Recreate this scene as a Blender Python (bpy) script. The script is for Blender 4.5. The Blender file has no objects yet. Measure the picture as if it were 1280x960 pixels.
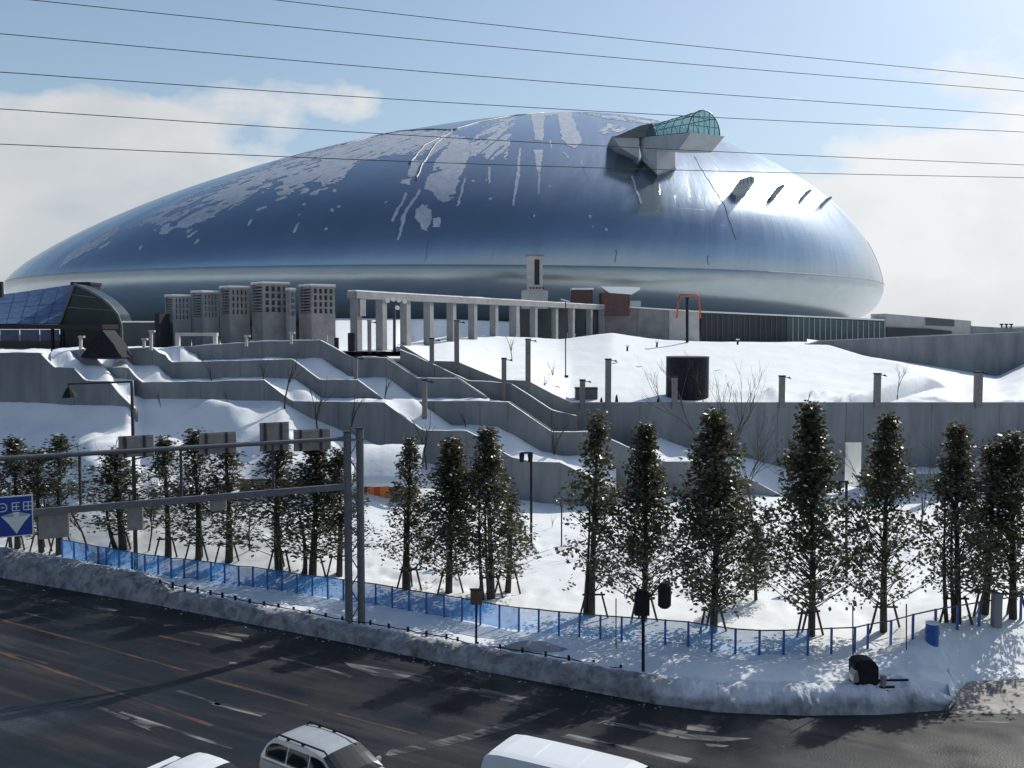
import bpy, bmesh, math, random
import numpy as np
from mathutils import Vector, Matrix, noise

sc = bpy.context.scene
COL = sc.collection
R = math.radians
# ------------------------------------------------------------------ camera, sky, sun, exposure
F = 1244.0                      # focal length in photo pixels (1280 wide)
TH = math.atan(72 / F)          # downward pitch
HC = 14.0                       # eye height above the road
cam = bpy.data.objects.new('camera', bpy.data.cameras.new('camera'))
COL.objects.link(cam)
cam.location = (0, 0, HC)
cam.rotation_euler = (R(90) - TH, 0, 0)
cam.data.sensor_width = 36
cam.data.lens = 36 * F / 1280
cam.data.clip_start = 0.5
cam.data.clip_end = 9000
sc.camera = cam

SUN_AZ, SUN_EL = R(44), R(37)
world = bpy.data.worlds.new('World')
sc.world = world
world.use_nodes = True


def build_world():
    t = world.node_tree
    t.nodes.clear()
    N = t.nodes.new
    L = t.links.new
    out = N('ShaderNodeOutputWorld')
    bg = N('ShaderNodeBackground')
    bg.inputs['Strength'].default_value = 0.11
    sky = N('ShaderNodeTexSky')
    sky.sky_type = 'NISHITA'
    sky.sun_disc = False
    sky.sun_elevation = SUN_EL
    sky.sun_rotation = SUN_AZ
    sky.air_density = 1.0
    sky.dust_density = 0.6
    sky.ozone_density = 2.0
    tc = N('ShaderNodeTexCoord')
    sep = N('ShaderNodeSeparateXYZ')
    L(tc.outputs['Generated'], sep.inputs[0])
    # cumulus: a billowing bank of cloud that stands on the horizon all round
    mp = N('ShaderNodeMapping')
    mp.inputs['Scale'].default_value = (1, 1, 1.7)
    mp.inputs['Location'].default_value = (3.15, 1.7, 0.4)
    L(tc.outputs['Generated'], mp.inputs[0])
    n1 = N('ShaderNodeTexNoise')
    n1.inputs['Scale'].default_value = 3.1
    n1.inputs['Detail'].default_value = 9
    n1.inputs['Roughness'].default_value = 0.52
    L(mp.outputs[0], n1.inputs['Vector'])
    n2 = N('ShaderNodeTexNoise')
    n2.inputs['Scale'].default_value = 13
    n2.inputs['Detail'].default_value = 6
    L(mp.outputs[0], n2.inputs['Vector'])

    def math_(op, a, b=None, c=None, clamp=False):
        m = N('ShaderNodeMath')
        m.operation = op
        m.use_clamp = clamp
        for i, v in enumerate((a, b, c)):
            if v is None:
                continue
            if isinstance(v, (int, float)):
                m.inputs[i].default_value = v
            else:
                L(v, m.inputs[i])
        return m.outputs[0]
    # top edge of the bank at elevation ~ 0.06 + noise
    h = math_('MULTIPLY_ADD', n1.outputs[0], 0.34, -0.02)
    h = math_('MULTIPLY_ADD', n2.outputs[0], 0.085, h)
    d = math_('SUBTRACT', h, sep.outputs['Z'])
    f = math_('MULTIPLY', d, 42, clamp=True)
    f = math_('POWER', f, 0.8)
    f = math_('MULTIPLY', f, 0.93)
    # inner shading of the cloud (billows)
    n3 = N('ShaderNodeTexNoise')
    n3.inputs['Scale'].default_value = 5.5
    n3.inputs['Detail'].default_value = 7
    L(mp.outputs[0], n3.inputs['Vector'])
    v = math_('MULTIPLY_ADD', n3.outputs[0], 2.6, -0.42)
    v = math_('MULTIPLY_ADD', d, -1.2, v)
    colr = N('ShaderNodeMixRGB')
    colr.inputs[1].default_value = (0.60, 0.67, 0.73, 1)
    colr.inputs[2].default_value = (0.97, 0.985, 1.0, 1)
    L(v, colr.inputs[0])
    # clouds are brighter toward the sun
    dot = N('ShaderNodeVectorMath')
    dot.operation = 'DOT_PRODUCT'
    L(tc.outputs['Generated'], dot.inputs[0])
    dot.inputs[1].default_value = (math.sin(SUN_AZ), math.cos(SUN_AZ), 0.2)
    g = math_('MULTIPLY_ADD', dot.outputs['Value'], 1.8, 5.95)
    sc_ = N('ShaderNodeVectorMath')
    sc_.operation = 'SCALE'
    L(colr.outputs[0], sc_.inputs[0])
    L(g, sc_.inputs['Scale'])
    # thin high veil that pales the blue
    veil = N('ShaderNodeMixRGB')
    veil.inputs[2].default_value = (3.9, 5.2, 6.2, 1)
    vz = math_('MULTIPLY_ADD', sep.outputs['Z'], -1.5, 0.70, clamp=True)
    L(vz, veil.inputs[0])
    L(sky.outputs[0], veil.inputs[1])
    mix = N('ShaderNodeMixRGB')
    L(f, mix.inputs[0])
    L(veil.outputs[0], mix.inputs[1])
    L(sc_.outputs[0], mix.inputs[2])
    # pale aureole of thin haze about the sun
    sd = N('ShaderNodeVectorMath')
    sd.operation = 'DOT_PRODUCT'
    L(tc.outputs['Generated'], sd.inputs[0])
    sd.inputs[1].default_value = (math.sin(SUN_AZ) * math.cos(SUN_EL), math.cos(SUN_AZ) * math.cos(SUN_EL), math.sin(SUN_EL))
    au = math_('POWER', math_('MAXIMUM', sd.outputs['Value'], 0.0), 30)
    ac = N('ShaderNodeVectorMath')
    ac.operation = 'SCALE'
    ac.inputs[0].default_value = (1.0, 0.98, 0.94)
    au2 = math_('POWER', math_('MAXIMUM', sd.outputs['Value'], 0.0), 5)
    L(math_('MULTIPLY_ADD', au, 15.0, math_('MULTIPLY', au2, 2.0)), ac.inputs['Scale'])
    ad = N('ShaderNodeVectorMath')
    ad.operation = 'ADD'
    L(mix.outputs[0], ad.inputs[0])
    L(ac.outputs[0], ad.inputs[1])
    L(ad.outputs[0], bg.inputs[0])
    L(bg.outputs[0], out.inputs[0])


build_world()
sun = bpy.data.objects.new('sun', bpy.data.lights.new('sun', 'SUN'))
COL.objects.link(sun)
sun.data.energy = 3.65
sun.data.angle = R(0.53)
sun.data.color = (1.0, 0.965, 0.90)
SUNV = Vector((math.sin(SUN_AZ) * math.cos(SUN_EL), math.cos(SUN_AZ) * math.cos(SUN_EL), math.sin(SUN_EL)))
sun.rotation_euler = SUNV.to_track_quat('Z', 'Y').to_euler()
sun.location = (60, 80, 120)
vs = sc.view_settings
vs.view_transform = 'Standard'
vs.look = 'None'
vs.exposure = 0.0
vs.gamma = 1.0
vs.use_curve_mapping = False
sc.cycles.max_bounces = 6
sc.cycles.transparent_max_bounces = 12

# ------------------------------------------------------------------ helpers
S = 1.4
CT, ST = math.cos(TH), math.sin(TH)


def P(px, py, Y):
    """Point at world depth Y seen at photo pixel (px, py)."""
    u = (px - 640) / F
    v = (480 - py) / F
    t = Y / (CT + v * ST)
    return Vector((u * t, Y, HC + (v * CT - ST) * t))


def G(px, py, z=0.0):
    u = (px - 640) / F
    v = (480 - py) / F
    t = (z - HC) / (v * CT - ST)
    return Vector((u * t, (CT + v * ST) * t, z))


def proj(p):
    x, y, z = p[..., 0], p[..., 1], p[..., 2] - HC
    d = y * CT - z * ST
    return 640 + F * x / d, 480 - F * (y * ST + z * CT) / d


def lin(tab, x):
    if x <= tab[0][0]:
        return tab[0][1]
    for (a, b), (c, d) in zip(tab, tab[1:]):
        if x <= c:
            return b + (d - b) * (x - a) / (c - a) if c > a else d
    return tab[-1][1]


def dep(px, d10):
    u = min(0, (px - 640) / F)
    return d10 * S / (1 + 0.3 * u)


def sm(a, b, x):
    t = min(1, max(0, (x - a) / (b - a)))
    return t * t * (3 - 2 * t)


def fbm(x, y, z=0.0, o=4):
    return noise.fractal(Vector((x, y, z)), 1.0, 2.0, o)


def tag(o, label=None, cat=None, group=None, kind=None):
    if label: o['label'] = label
    if cat: o['category'] = cat
    if group: o['group'] = group
    if kind: o['kind'] = kind
    return o


def empty(name, loc, label=None, cat=None, group=None, rz=0):
    o = bpy.data.objects.new(name, None)
    COL.objects.link(o)
    o.empty_display_size = 0.2
    o.location = loc
    o.rotation_euler = (0, 0, rz)
    return tag(o, label, cat, group)


def link(name, me, parent=None, world_space=True):
    o = bpy.data.objects.new(name, me)
    COL.objects.link(o)
    if parent is not None:
        o.parent = parent
        if world_space:
            o.matrix_parent_inverse = full_matrix(parent).inverted()
    return o


def full_matrix(o):
    m = Matrix.LocRotScale(o.location, o.rotation_euler, o.scale)
    if o.parent:
        m = full_matrix(o.parent) @ o.matrix_parent_inverse @ m
    return m


def copy_tree(o, parent=None):
    c = o.copy()
    COL.objects.link(c)
    if parent:
        c.parent = parent
        c.matrix_parent_inverse = o.matrix_parent_inverse.copy()
    for ch in list(o.children):
        copy_tree(ch, c)
    return c


class MB:
    def __init__(s):
        s.v = []
        s.f = []
        s.mi = []
        s.cur = 0

    def face(s, *pts):
        n = len(s.v)
        s.v += [tuple(p) for p in pts]
        s.f.append(tuple(range(n, n + len(pts))))
        s.mi.append(s.cur)

    def poly(s, verts, faces):
        n = len(s.v)
        s.v += [tuple(p) for p in verts]
        for f in faces:
            s.f.append(tuple(i + n for i in f))
            s.mi.append(s.cur)
        return s

    def box(s, c, size, rz=0.0):
        cx, cy, cz = c
        hx, hy, hz = size[0] / 2, size[1] / 2, size[2] / 2
        co, si = math.cos(rz), math.sin(rz)
        vs_ = []
        for dz in (-hz, hz):
            for dx, dy in ((-hx, -hy), (hx, -hy), (hx, hy), (-hx, hy)):
                vs_.append((cx + dx * co - dy * si, cy + dx * si + dy * co, cz + dz))
        return s.poly(vs_, [(3, 2, 1, 0), (4, 5, 6, 7), (0, 1, 5, 4), (1, 2, 6, 5), (2, 3, 7, 6), (3, 0, 4, 7)])

    def prism(s, pts, ex):
        """closed polygon pts extruded by vector ex"""
        n = len(pts)
        ex = Vector(ex)
        a = [Vector(p) for p in pts]
        b = [p + ex for p in a]
        fs = [tuple(range(n)), tuple(range(2 * n - 1, n - 1, -1))]
        for i in range(n):
            j = (i + 1) % n
            fs.append((i, i + n, j + n, j))
        return s.poly(a + b, fs)

    def tube(s, pts, r, n=6, cap=True):
        pts = [Vector(p) for p in pts]
        k = len(pts)
        rr = r if isinstance(r, (list, tuple)) else [r] * k
        base = []
        vs_ = []
        for i, p in enumerate(pts):
            d = (pts[min(i + 1, k - 1)] - pts[max(i - 1, 0)])
            if d.length < 1e-9: d = Vector((0, 0, 1))
            d.normalize()
            up = Vector((0, 0, 1)) if abs(d.z) < 0.9 else Vector((1, 0, 0))
            a = d.cross(up).normalized()
            b = d.cross(a)
            for j in range(n):
                th = 2 * math.pi * j / n
                vs_.append(p + (a * math.cos(th) + b * math.sin(th)) * rr[i])
        fs = []
        for i in range(k - 1):
            for j in range(n):
                j2 = (j + 1) % n
                fs.append((i * n + j, i * n + j2, (i + 1) * n + j2, (i + 1) * n + j))
        if cap:
            fs.append(tuple(range(n - 1, -1, -1)))
            fs.append(tuple((k - 1) * n + j for j in range(n)))
        return s.poly(vs_, fs)

    def bar(s, a, b, w, h=None):
        """square bar from a to b"""
        a, b = Vector(a), Vector(b)
        h = h or w
        d = (b - a).normalized()
        up = Vector((0, 0, 1)) if abs(d.z) < 0.95 else Vector((0, 1, 0))
        x = d.cross(up).normalized() * (w / 2)
        y = x.cross(d).normalized() * (h / 2)
        vs_ = [a - x - y, a + x - y, a + x + y, a - x + y, b - x - y, b + x - y, b + x + y, b - x + y]
        return s.poly(vs_, [(3, 2, 1, 0), (4, 5, 6, 7), (0, 1, 5, 4), (1, 2, 6, 5), (2, 3, 7, 6), (3, 0, 4, 7)])

    def mesh(s, name, mats, smooth=False):
        me = bpy.data.meshes.new(name)
        me.from_pydata(s.v, [], s.f)
        for m in (mats if isinstance(mats, (list, tuple)) else [mats]):
            me.materials.append(m)
        if any(s.mi):
            me.polygons.foreach_set('material_index', s.mi)
        if smooth:
            me.polygons.foreach_set('use_smooth', [True] * len(me.polygons))
        me.update()
        return me

    def build(s, name, mats, parent=None, smooth=False, recalc=True):
        me = s.mesh(name, mats, smooth)
        if recalc:
            bm = bmesh.new()
            bm.from_mesh(me)
            bmesh.ops.recalc_face_normals(bm, faces=bm.faces)
            bm.to_mesh(me)
            bm.free()
        return link(name, me, parent)


def grid_mesh(name, rows, mat, smooth=True):
    """rows: list of equal-length lists of points"""
    n = len(rows[0])
    v = [tuple(p) for r in rows for p in r]
    f = []
    for i in range(len(rows) - 1):
        for j in range(n - 1):
            f.append((i * n + j, i * n + j + 1, (i + 1) * n + j + 1, (i + 1) * n + j))
    me = bpy.data.meshes.new(name)
    me.from_pydata(v, [], f)
    me.materials.append(mat)
    if smooth:
        me.polygons.foreach_set('use_smooth', [True] * len(f))
    bm = bmesh.new()
    bm.from_mesh(me)
    bmesh.ops.recalc_face_normals(bm, faces=bm.faces)
    bm.to_mesh(me)
    bm.free()
    me.update()
    return me


# ------------------------------------------------------------------ materials
def mat(name, col, rough=0.7, metal=0.0, spec=None, var=0.0, scale=3.0, bump=0.0, bscale=20.0, col2=None,
        stretch=None, detail=5, rvar=0.0, contrast=(0.35, 0.65)):
    m = bpy.data.materials.new(name)
    m.use_nodes = True
    t = m.node_tree
    b = t.nodes['Principled BSDF']
    b.inputs['Base Color'].default_value = (*col, 1)
    b.inputs['Roughness'].default_value = rough
    b.inputs['Metallic'].default_value = metal
    if spec is not None:
        b.inputs['Specular IOR Level'].default_value = spec
    N = t.nodes.new
    L = t.links.new
    tc = N('ShaderNodeTexCoord')
    src = tc.outputs['Object']
    if stretch:
        mp = N('ShaderNodeMapping')
        mp.inputs['Scale'].default_value = stretch[:3]
        if len(stretch) > 3:
            mp.inputs['Rotation'].default_value = (0, 0, stretch[3])
        L(src, mp.inputs[0])
        src = mp.outputs[0]
    if var > 0 or col2 is not None:
        n = N('ShaderNodeTexNoise')
        n.inputs['Scale'].default_value = scale
        n.inputs['Detail'].default_value = detail
        n.inputs['Roughness'].default_value = 0.6
        L(src, n.inputs['Vector'])
        rp = N('ShaderNodeValToRGB')
        rp.color_ramp.elements[0].position = contrast[0]
        rp.color_ramp.elements[1].position = contrast[1]
        c2 = col2 if col2 is not None else tuple(c * (1 - var) for c in col)
        c1 = col if col2 is not None else tuple(min(1, c * (1 + var)) for c in col)
        rp.color_ramp.elements[0].color = (*c2, 1)
        rp.color_ramp.elements[1].color = (*c1, 1)
        L(n.outputs[0], rp.inputs[0])
        L(rp.outputs[0], b.inputs['Base Color'])
        if rvar:
            mm = N('ShaderNodeMath')
            mm.operation = 'MULTIPLY_ADD'
            mm.inputs[1].default_value = rvar
            mm.inputs[2].default_value = rough - rvar / 2
            L(n.outputs[0], mm.inputs[0])
            L(mm.outputs[0], b.inputs['Roughness'])
    if bump > 0:
        n = N('ShaderNodeTexNoise')
        n.inputs['Scale'].default_value = bscale
        n.inputs['Detail'].default_value = 6
        L(src, n.inputs['Vector'])
        bp = N('ShaderNodeBump')
        bp.inputs['Strength'].default_value = bump
        bp.inputs['Distance'].default_value = 0.05
        L(n.outputs[0], bp.inputs['Height'])
        L(bp.outputs[0], b.inputs['Normal'])
    return m


M = {}
M['snow'] = mat('snow', (0.87, 0.89, 0.88), 0.75, spec=0.25, var=0.035, scale=0.6, bump=0.5, bscale=2.2)
M['snow_walk'] = mat('trodden_snow', (0.80, 0.81, 0.83), 0.8, spec=0.2, col2=(0.62, 0.62, 0.63), scale=0.9, bump=0.8, bscale=7)
M['snow_dirty'] = mat('dirty_snow', (0.46, 0.47, 0.48), 0.85, spec=0.2, col2=(0.20, 0.195, 0.19), scale=1.1, bump=1.0, bscale=6, detail=9, contrast=(0.3, 0.7))
M['slush'] = mat('slush', (0.30, 0.285, 0.26), 0.6, col2=(0.07, 0.066, 0.06), scale=0.5, bump=0.8, bscale=5, detail=9, stretch=(0.4, 1.6, 1, R(-8)))
M['concrete'] = mat('concrete', (0.28, 0.295, 0.30), 0.85, col2=(0.155, 0.168, 0.175), scale=0.7, bump=0.2, bscale=8, stretch=(1, 1, 0.22), detail=10, contrast=(0.3, 0.7))
M['concrete_pale'] = mat('pale_concrete', (0.50, 0.49, 0.46), 0.8, col2=(0.40, 0.39, 0.37), scale=0.8, bump=0.15, bscale=9)
M['deck'] = mat('deck_cladding', (0.37, 0.40, 0.42), 0.7, var=0.08, scale=0.5, bump=0.1, bscale=5)
M['column'] = mat('column_concrete', (0.27, 0.275, 0.28), 0.85, col2=(0.20, 0.205, 0.21), scale=0.8, bump=0.15, bscale=9)
M['concrete_warm'] = mat('warm_concrete', (0.27, 0.265, 0.255), 0.85, col2=(0.19, 0.185, 0.18), scale=0.7, bump=0.15, bscale=6)
M['dark'] = mat('dark_metal', (0.02, 0.021, 0.025), 0.75, spec=0.2, var=0.3, scale=4)
M['pole'] = mat('grey_pole', (0.15, 0.155, 0.165), 0.5, metal=0.3, var=0.15, scale=3)
M['pole_dark'] = mat('dark_pole', (0.05, 0.052, 0.058), 0.5, metal=0.2, var=0.2, scale=3)
M['post'] = mat('grey_post', (0.20, 0.19, 0.18), 0.7, var=0.15, scale=4)
M['wood'] = mat('stake_wood', (0.06, 0.045, 0.035), 0.85, var=0.3, scale=9)
M['bark'] = mat('bark', (0.05, 0.042, 0.036), 0.9, var=0.35, scale=9, bump=0.6, bscale=30)
M['twig'] = mat('twig', (0.075, 0.062, 0.052), 0.9, var=0.3, scale=6)
M['leaf'] = mat('leaf', (0.085, 0.105, 0.058), 0.34, spec=0.55, col2=(0.05, 0.058, 0.034), scale=1.4)
M['leaf_brown'] = mat('leaf_brown', (0.115, 0.095, 0.062), 0.36, spec=0.5, col2=(0.06, 0.056, 0.036), scale=1.2)
M['blue'] = mat('blue_plastic', (0.02, 0.10, 0.33), 0.45, var=0.2, scale=3)
M['sign_blue'] = mat('sign_blue', (0.006, 0.045, 0.30), 0.4, var=0.06, scale=2)
M['sign_white'] = mat('sign_white', (0.75, 0.76, 0.75), 0.5, var=0.05, scale=5)
M['sign_back'] = mat('sign_back_aluminium', (0.30, 0.29, 0.27), 0.6, metal=0.2, var=0.15, scale=3)
M['cable'] = mat('cable', (0.02, 0.02, 0.025), 0.7, var=0.2, scale=2)
M['green_glass'] = mat('dark_green_glass', (0.012, 0.03, 0.028), 0.35, spec=0.4, var=0.3, scale=0.4)
M['base_glass'] = mat('dark_base_cladding', (0.03, 0.036, 0.042), 0.35, spec=0.5, var=0.3, scale=0.2)
M['frame'] = mat('steel_mullion', (0.12, 0.13, 0.14), 0.5, metal=0.4, var=0.15, scale=3)
M['blue_glass'] = mat('blue_reflecting_glass', (0.13, 0.20, 0.33), 0.45, metal=0.15, col2=(0.085, 0.14, 0.25), scale=1.2)
M['brick'] = mat('red_brown_cladding', (0.10, 0.055, 0.05), 0.8, var=0.2, scale=2)
M['orange'] = mat('orange_paint', (0.55, 0.08, 0.02), 0.5, var=0.15, scale=3)
M['hut'] = mat('hut_boards', (0.14, 0.085, 0.05), 0.8, var=0.2, scale=5)
M['hut_sign'] = mat('orange_sign', (0.75, 0.22, 0.04), 0.5, var=0.15, scale=6)
M['door'] = mat('grey_door', (0.09, 0.10, 0.11), 0.6, var=0.15, scale=3)
M['silver'] = mat('silver_paint', (0.50, 0.53, 0.53), 0.3, metal=0.35, spec=0.6, var=0.04, scale=1.5)
M['white'] = mat('white_paint', (0.78, 0.80, 0.80), 0.28, spec=0.6, var=0.03, scale=1.5)
M['car_glass'] = mat('car_glass', (0.008, 0.013, 0.015), 0.08, spec=0.4, var=0.2, scale=1)
M['rubber'] = mat('rubber', (0.015, 0.015, 0.015), 0.8, var=0.2, scale=8)
M['rim'] = mat('wheel_rim', (0.45, 0.46, 0.47), 0.35, metal=0.8, var=0.05, scale=8)
M['lens'] = mat('lamp_lens', (0.7, 0.72, 0.72), 0.1, spec=0.8, var=0.03, scale=8)
M['red_lens'] = mat('tail_lens', (0.35, 0.02, 0.02), 0.2, var=0.05, scale=8)
M['globe'] = mat('lamp_globe', (0.85, 0.85, 0.83), 0.3, var=0.02, scale=8)


def add_translucent(m, col, f):
    t = m.node_tree
    b = t.nodes['Principled BSDF']
    tr = t.nodes.new('ShaderNodeBsdfTranslucent')
    tr.inputs[0].default_value = (*col, 1)
    mx = t.nodes.new('ShaderNodeMixShader')
    mx.inputs[0].default_value = f
    out = t.nodes['Material Output']
    src = out.inputs[0].links[0].from_socket
    t.links.new(src, mx.inputs[1])
    t.links.new(tr.outputs[0], mx.inputs[2])
    t.links.new(mx.outputs[0], out.inputs[0])


add_translucent(M['leaf'], (0.10, 0.13, 0.04), 0.28)
add_translucent(M['leaf_brown'], (0.12, 0.10, 0.05), 0.28)


def make_asphalt():
    m = bpy.data.materials.new('wet_asphalt')
    m.use_nodes = True
    t = m.node_tree
    b = t.nodes['Principled BSDF']
    N, L = t.nodes.new, t.links.new
    tc = N('ShaderNodeTexCoord')
    mp = N('ShaderNodeMapping')
    mp.vector_type = 'TEXTURE'
    mp.inputs['Rotation'].default_value = (0, 0, R(-30))
    mp.inputs['Scale'].default_value = (9, 1.1, 1)
    L(tc.outputs['Object'], mp.inputs[0])
    n = N('ShaderNodeTexNoise')
    n.inputs['Scale'].default_value = 1.0
    n.inputs['Detail'].default_value = 8
    n.inputs['Roughness'].default_value = 0.62
    L(mp.outputs[0], n.inputs['Vector'])
    rp = N('ShaderNodeValToRGB')
    e = rp.color_ramp.elements
    e[0].position, e[0].color = 0.34, (0.007, 0.009, 0.012, 1)
    e[1].position, e[1].color = 0.54, (0.014, 0.0155, 0.018, 1)
    e2 = e.new(0.70)
    e2.color = (0.052, 0.048, 0.043, 1)
    L(n.outputs[0], rp.inputs[0])
    n2 = N('ShaderNodeTexNoise')
    n2.inputs['Scale'].default_value = 0.22
    n2.inputs['Detail'].default_value = 6
    L(tc.outputs['Object'], n2.inputs['Vector'])
    rr = N('ShaderNodeMapRange')
    rr.inputs['From Min'].default_value = 0.35
    rr.inputs['From Max'].default_value = 0.65
    rr.inputs['To Min'].default_value = 0.22
    rr.inputs['To Max'].default_value = 0.75
    L(n2.outputs[0], rr.inputs['Value'])
    L(rr.outputs[0], b.inputs['Roughness'])
    b.inputs['Specular IOR Level'].default_value = 0.3
    n3 = N('ShaderNodeTexNoise')
    n3.inputs['Scale'].default_value = 14
    n3.inputs['Detail'].default_value = 4
    L(tc.outputs['Object'], n3.inputs['Vector'])
    bp = N('ShaderNodeBump')
    bp.inputs['Strength'].default_value = 0.35
    bp.inputs['Distance'].default_value = 0.03
    L(n3.outputs[0], bp.inputs['Height'])
    L(bp.outputs[0], b.inputs['Normal'])
    # salt-dried film along the lanes
    mp2 = N('ShaderNodeMapping')
    mp2.vector_type = 'TEXTURE'
    mp2.inputs['Rotation'].default_value = (0, 0, R(-31))
    mp2.inputs['Scale'].default_value = (22, 0.55, 1)
    L(tc.outputs['Object'], mp2.inputs[0])
    n4 = N('ShaderNodeTexNoise')
    n4.inputs['Scale'].default_value = 1.0
    n4.inputs['Detail'].default_value = 5
    L(mp2.outputs[0], n4.inputs['Vector'])
    mr = N('ShaderNodeMapRange')
    mr.inputs['From Min'].default_value = 0.52
    mr.inputs['From Max'].default_value = 0.75
    mr.inputs['To Max'].default_value = 0.28
    L(n4.outputs[0], mr.inputs['Value'])
    mx = N('ShaderNodeMixRGB')
    mx.inputs[2].default_value = (0.075, 0.072, 0.066, 1)
    L(mr.outputs[0], mx.inputs[0])
    L(rp.outputs[0], mx.inputs[1])
    L(mx.outputs[0], b.inputs['Base Color'])
    return m


M['asphalt'] = make_asphalt()


def make_marking(name, col, lo, hi):
    """worn road paint: paint breaks up to bare asphalt"""
    m = mat(name, col, 0.6, col2=(0.014, 0.015, 0.017), scale=1.0, stretch=None, detail=9, contrast=(lo, hi))
    t = m.node_tree
    nz = [x for x in t.nodes if x.type == 'TEX_NOISE'][0]
    mp = t.nodes.new('ShaderNodeMapping')
    mp.vector_type = 'TEXTURE'
    mp.inputs['Rotation'].default_value = (0, 0, R(-30))
    mp.inputs['Scale'].default_value = (2.5, 0.35, 1)
    tc = [x for x in t.nodes if x.type == 'TEX_COORD'][0]
    t.links.new(tc.outputs['Object'], mp.inputs[0])
    t.links.new(mp.outputs[0], nz.inputs['Vector'])
    return m


M['line_white'] = make_marking('worn_white_paint', (0.27, 0.26, 0.24), 0.46, 0.68)
M['line_orange'] = make_marking('worn_orange_paint', (0.15, 0.06, 0.02), 0.44, 0.68)


def make_dome_metal():
    m = bpy.data.materials.new('dome_steel')
    m.use_nodes = True
    t = m.node_tree
    b = t.nodes['Principled BSDF']
    N, L = t.nodes.new, t.links.new
    uv = N('ShaderNodeUVMap')
    sep = N('ShaderNodeSeparateXYZ')
    L(uv.outputs[0], sep.inputs[0])

    def mth(op, a, b_=None, c=None, clamp=False):
        x = N('ShaderNodeMath')
        x.operation = op
        x.use_clamp = clamp
        for i, vv in enumerate((a, b_, c)):
            if vv is None: continue
            if isinstance(vv, (int, float)):
                x.inputs[i].default_value = vv
            else:
                L(vv, x.inputs[i])
        return x.outputs[0]
    nu, nv = 200, 34
    fu = mth('FRACT', mth('MULTIPLY', sep.outputs['X'], nu))
    fv = mth('FRACT', mth('MULTIPLY', sep.outputs['Y'], nv))
    lu = mth('LESS_THAN', fu, 0.045)
    lv = mth('LESS_THAN', fv, 0.05)
    line = mth('MAXIMUM', lu, lv)
    iu = mth('FLOOR', mth('MULTIPLY', sep.outputs['X'], nu))
    iv = mth('FLOOR', mth('MULTIPLY', sep.outputs['Y'], nv))
    cmb = N('ShaderNodeCombineXYZ')
    L(iu, cmb.inputs[0])
    L(iv, cmb.inputs[1])
    wn = N('ShaderNodeTexWhiteNoise')
    L(cmb.outputs[0], wn.inputs[0])
    tc = N('ShaderNodeTexCoord')
    # weathering that runs down the slope
    mp = N('ShaderNodeMapping')
    mp.inputs['Scale'].default_value = (60, 3, 1)
    L(uv.outputs[0], mp.inputs[0])
    n = N('ShaderNodeTexNoise')
    n.inputs['Scale'].default_value = 1.5
    n.inputs['Detail'].default_value = 8
    L(mp.outputs[0], n.inputs['Vector'])
    k = mth('MULTIPLY_ADD', n.outputs[0], 0.22, 0.86)
    k = mth('MULTIPLY_ADD', wn.outputs[0], 0.02, k)
    k = mth('MULTIPLY_ADD', line, -0.06, k)
    c = N('ShaderNodeVectorMath')
    c.operation = 'SCALE'
    c.inputs[0].default_value = (0.33, 0.405, 0.475)
    L(k, c.inputs['Scale'])
    L(c.outputs[0], b.inputs['Base Color'])
    b.inputs['Metallic'].default_value = 0.92
    rg = mth('MULTIPLY_ADD', wn.outputs[0], 0.02, 0.165)
    rg = mth('MULTIPLY_ADD', n.outputs[0], 0.07, rg)
    L(rg, b.inputs['Roughness'])
    bp = N('ShaderNodeBump')
    bp.inputs['Strength'].default_value = 0.5
    bp.inputs['Distance'].default_value = 0.5
    hh = mth('MULTIPLY_ADD', wn.outputs[0], 0.03, n.outputs[0])
    L(hh, bp.inputs['Height'])
    L(bp.outputs[0], b.inputs['Normal'])
    return m


M['dome'] = make_dome_metal()
M['rim_steel'] = mat('rim_steel', (0.34, 0.39, 0.41), 0.30, metal=0.9, var=0.05, scale=0.3, stretch=(1, 1, 3))


def make_clear(name, col, mix, rough=0.08):
    m = bpy.data.materials.new(name)
    m.use_nodes = True
    t = m.node_tree
    b = t.nodes['Principled BSDF']
    b.inputs['Base Color'].default_value = (*col, 1)
    b.inputs['Roughness'].default_value = rough
    tr = t.nodes.new('ShaderNodeBsdfTransparent')
    tr.inputs[0].default_value = (0.75, 0.9, 0.88, 1) if 'glass' in name else (1, 1, 1, 1)
    mx = t.nodes.new('ShaderNodeMixShader')
    n = t.nodes.new('ShaderNodeTexNoise')
    n.inputs['Scale'].default_value = 3
    n.inputs['Detail'].default_value = 4
    tc = t.nodes.new('ShaderNodeTexCoord')
    t.links.new(tc.outputs['Object'], n.inputs['Vector'])
    mr = t.nodes.new('ShaderNodeMapRange')
    mr.inputs['To Min'].default_value = max(0, mix - 0.15)
    mr.inputs['To Max'].default_value = min(1, mix + 0.15)
    t.links.new(n.outputs[0], mr.inputs['Value'])
    t.links.new(mr.outputs[0], mx.inputs[0])
    t.links.new(tr.outputs[0], mx.inputs[1])
    t.links.new(b.outputs[0], mx.inputs[2])
    t.links.new(mx.outputs[0], t.nodes['Material Output'].inputs[0])
    return m


M['net'] = make_clear('blue_net', (0.03, 0.21, 0.48), 0.62, 0.6)
M['net_pale'] = make_clear('faded_net', (0.10, 0.30, 0.58), 0.34, 0.6)
add_translucent(M['net'], (0.05, 0.30, 0.75), 0.25)
add_translucent(M['net_pale'], (0.10, 0.42, 0.85), 0.25)
M['vault_glass'] = make_clear('vault_glass', (0.10, 0.28, 0.27), 0.30, 0.05)
M['wall_glass'] = make_clear('curtain_glass', (0.10, 0.14, 0.15), 0.85, 0.08)

rnd = random.Random(7)

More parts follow.
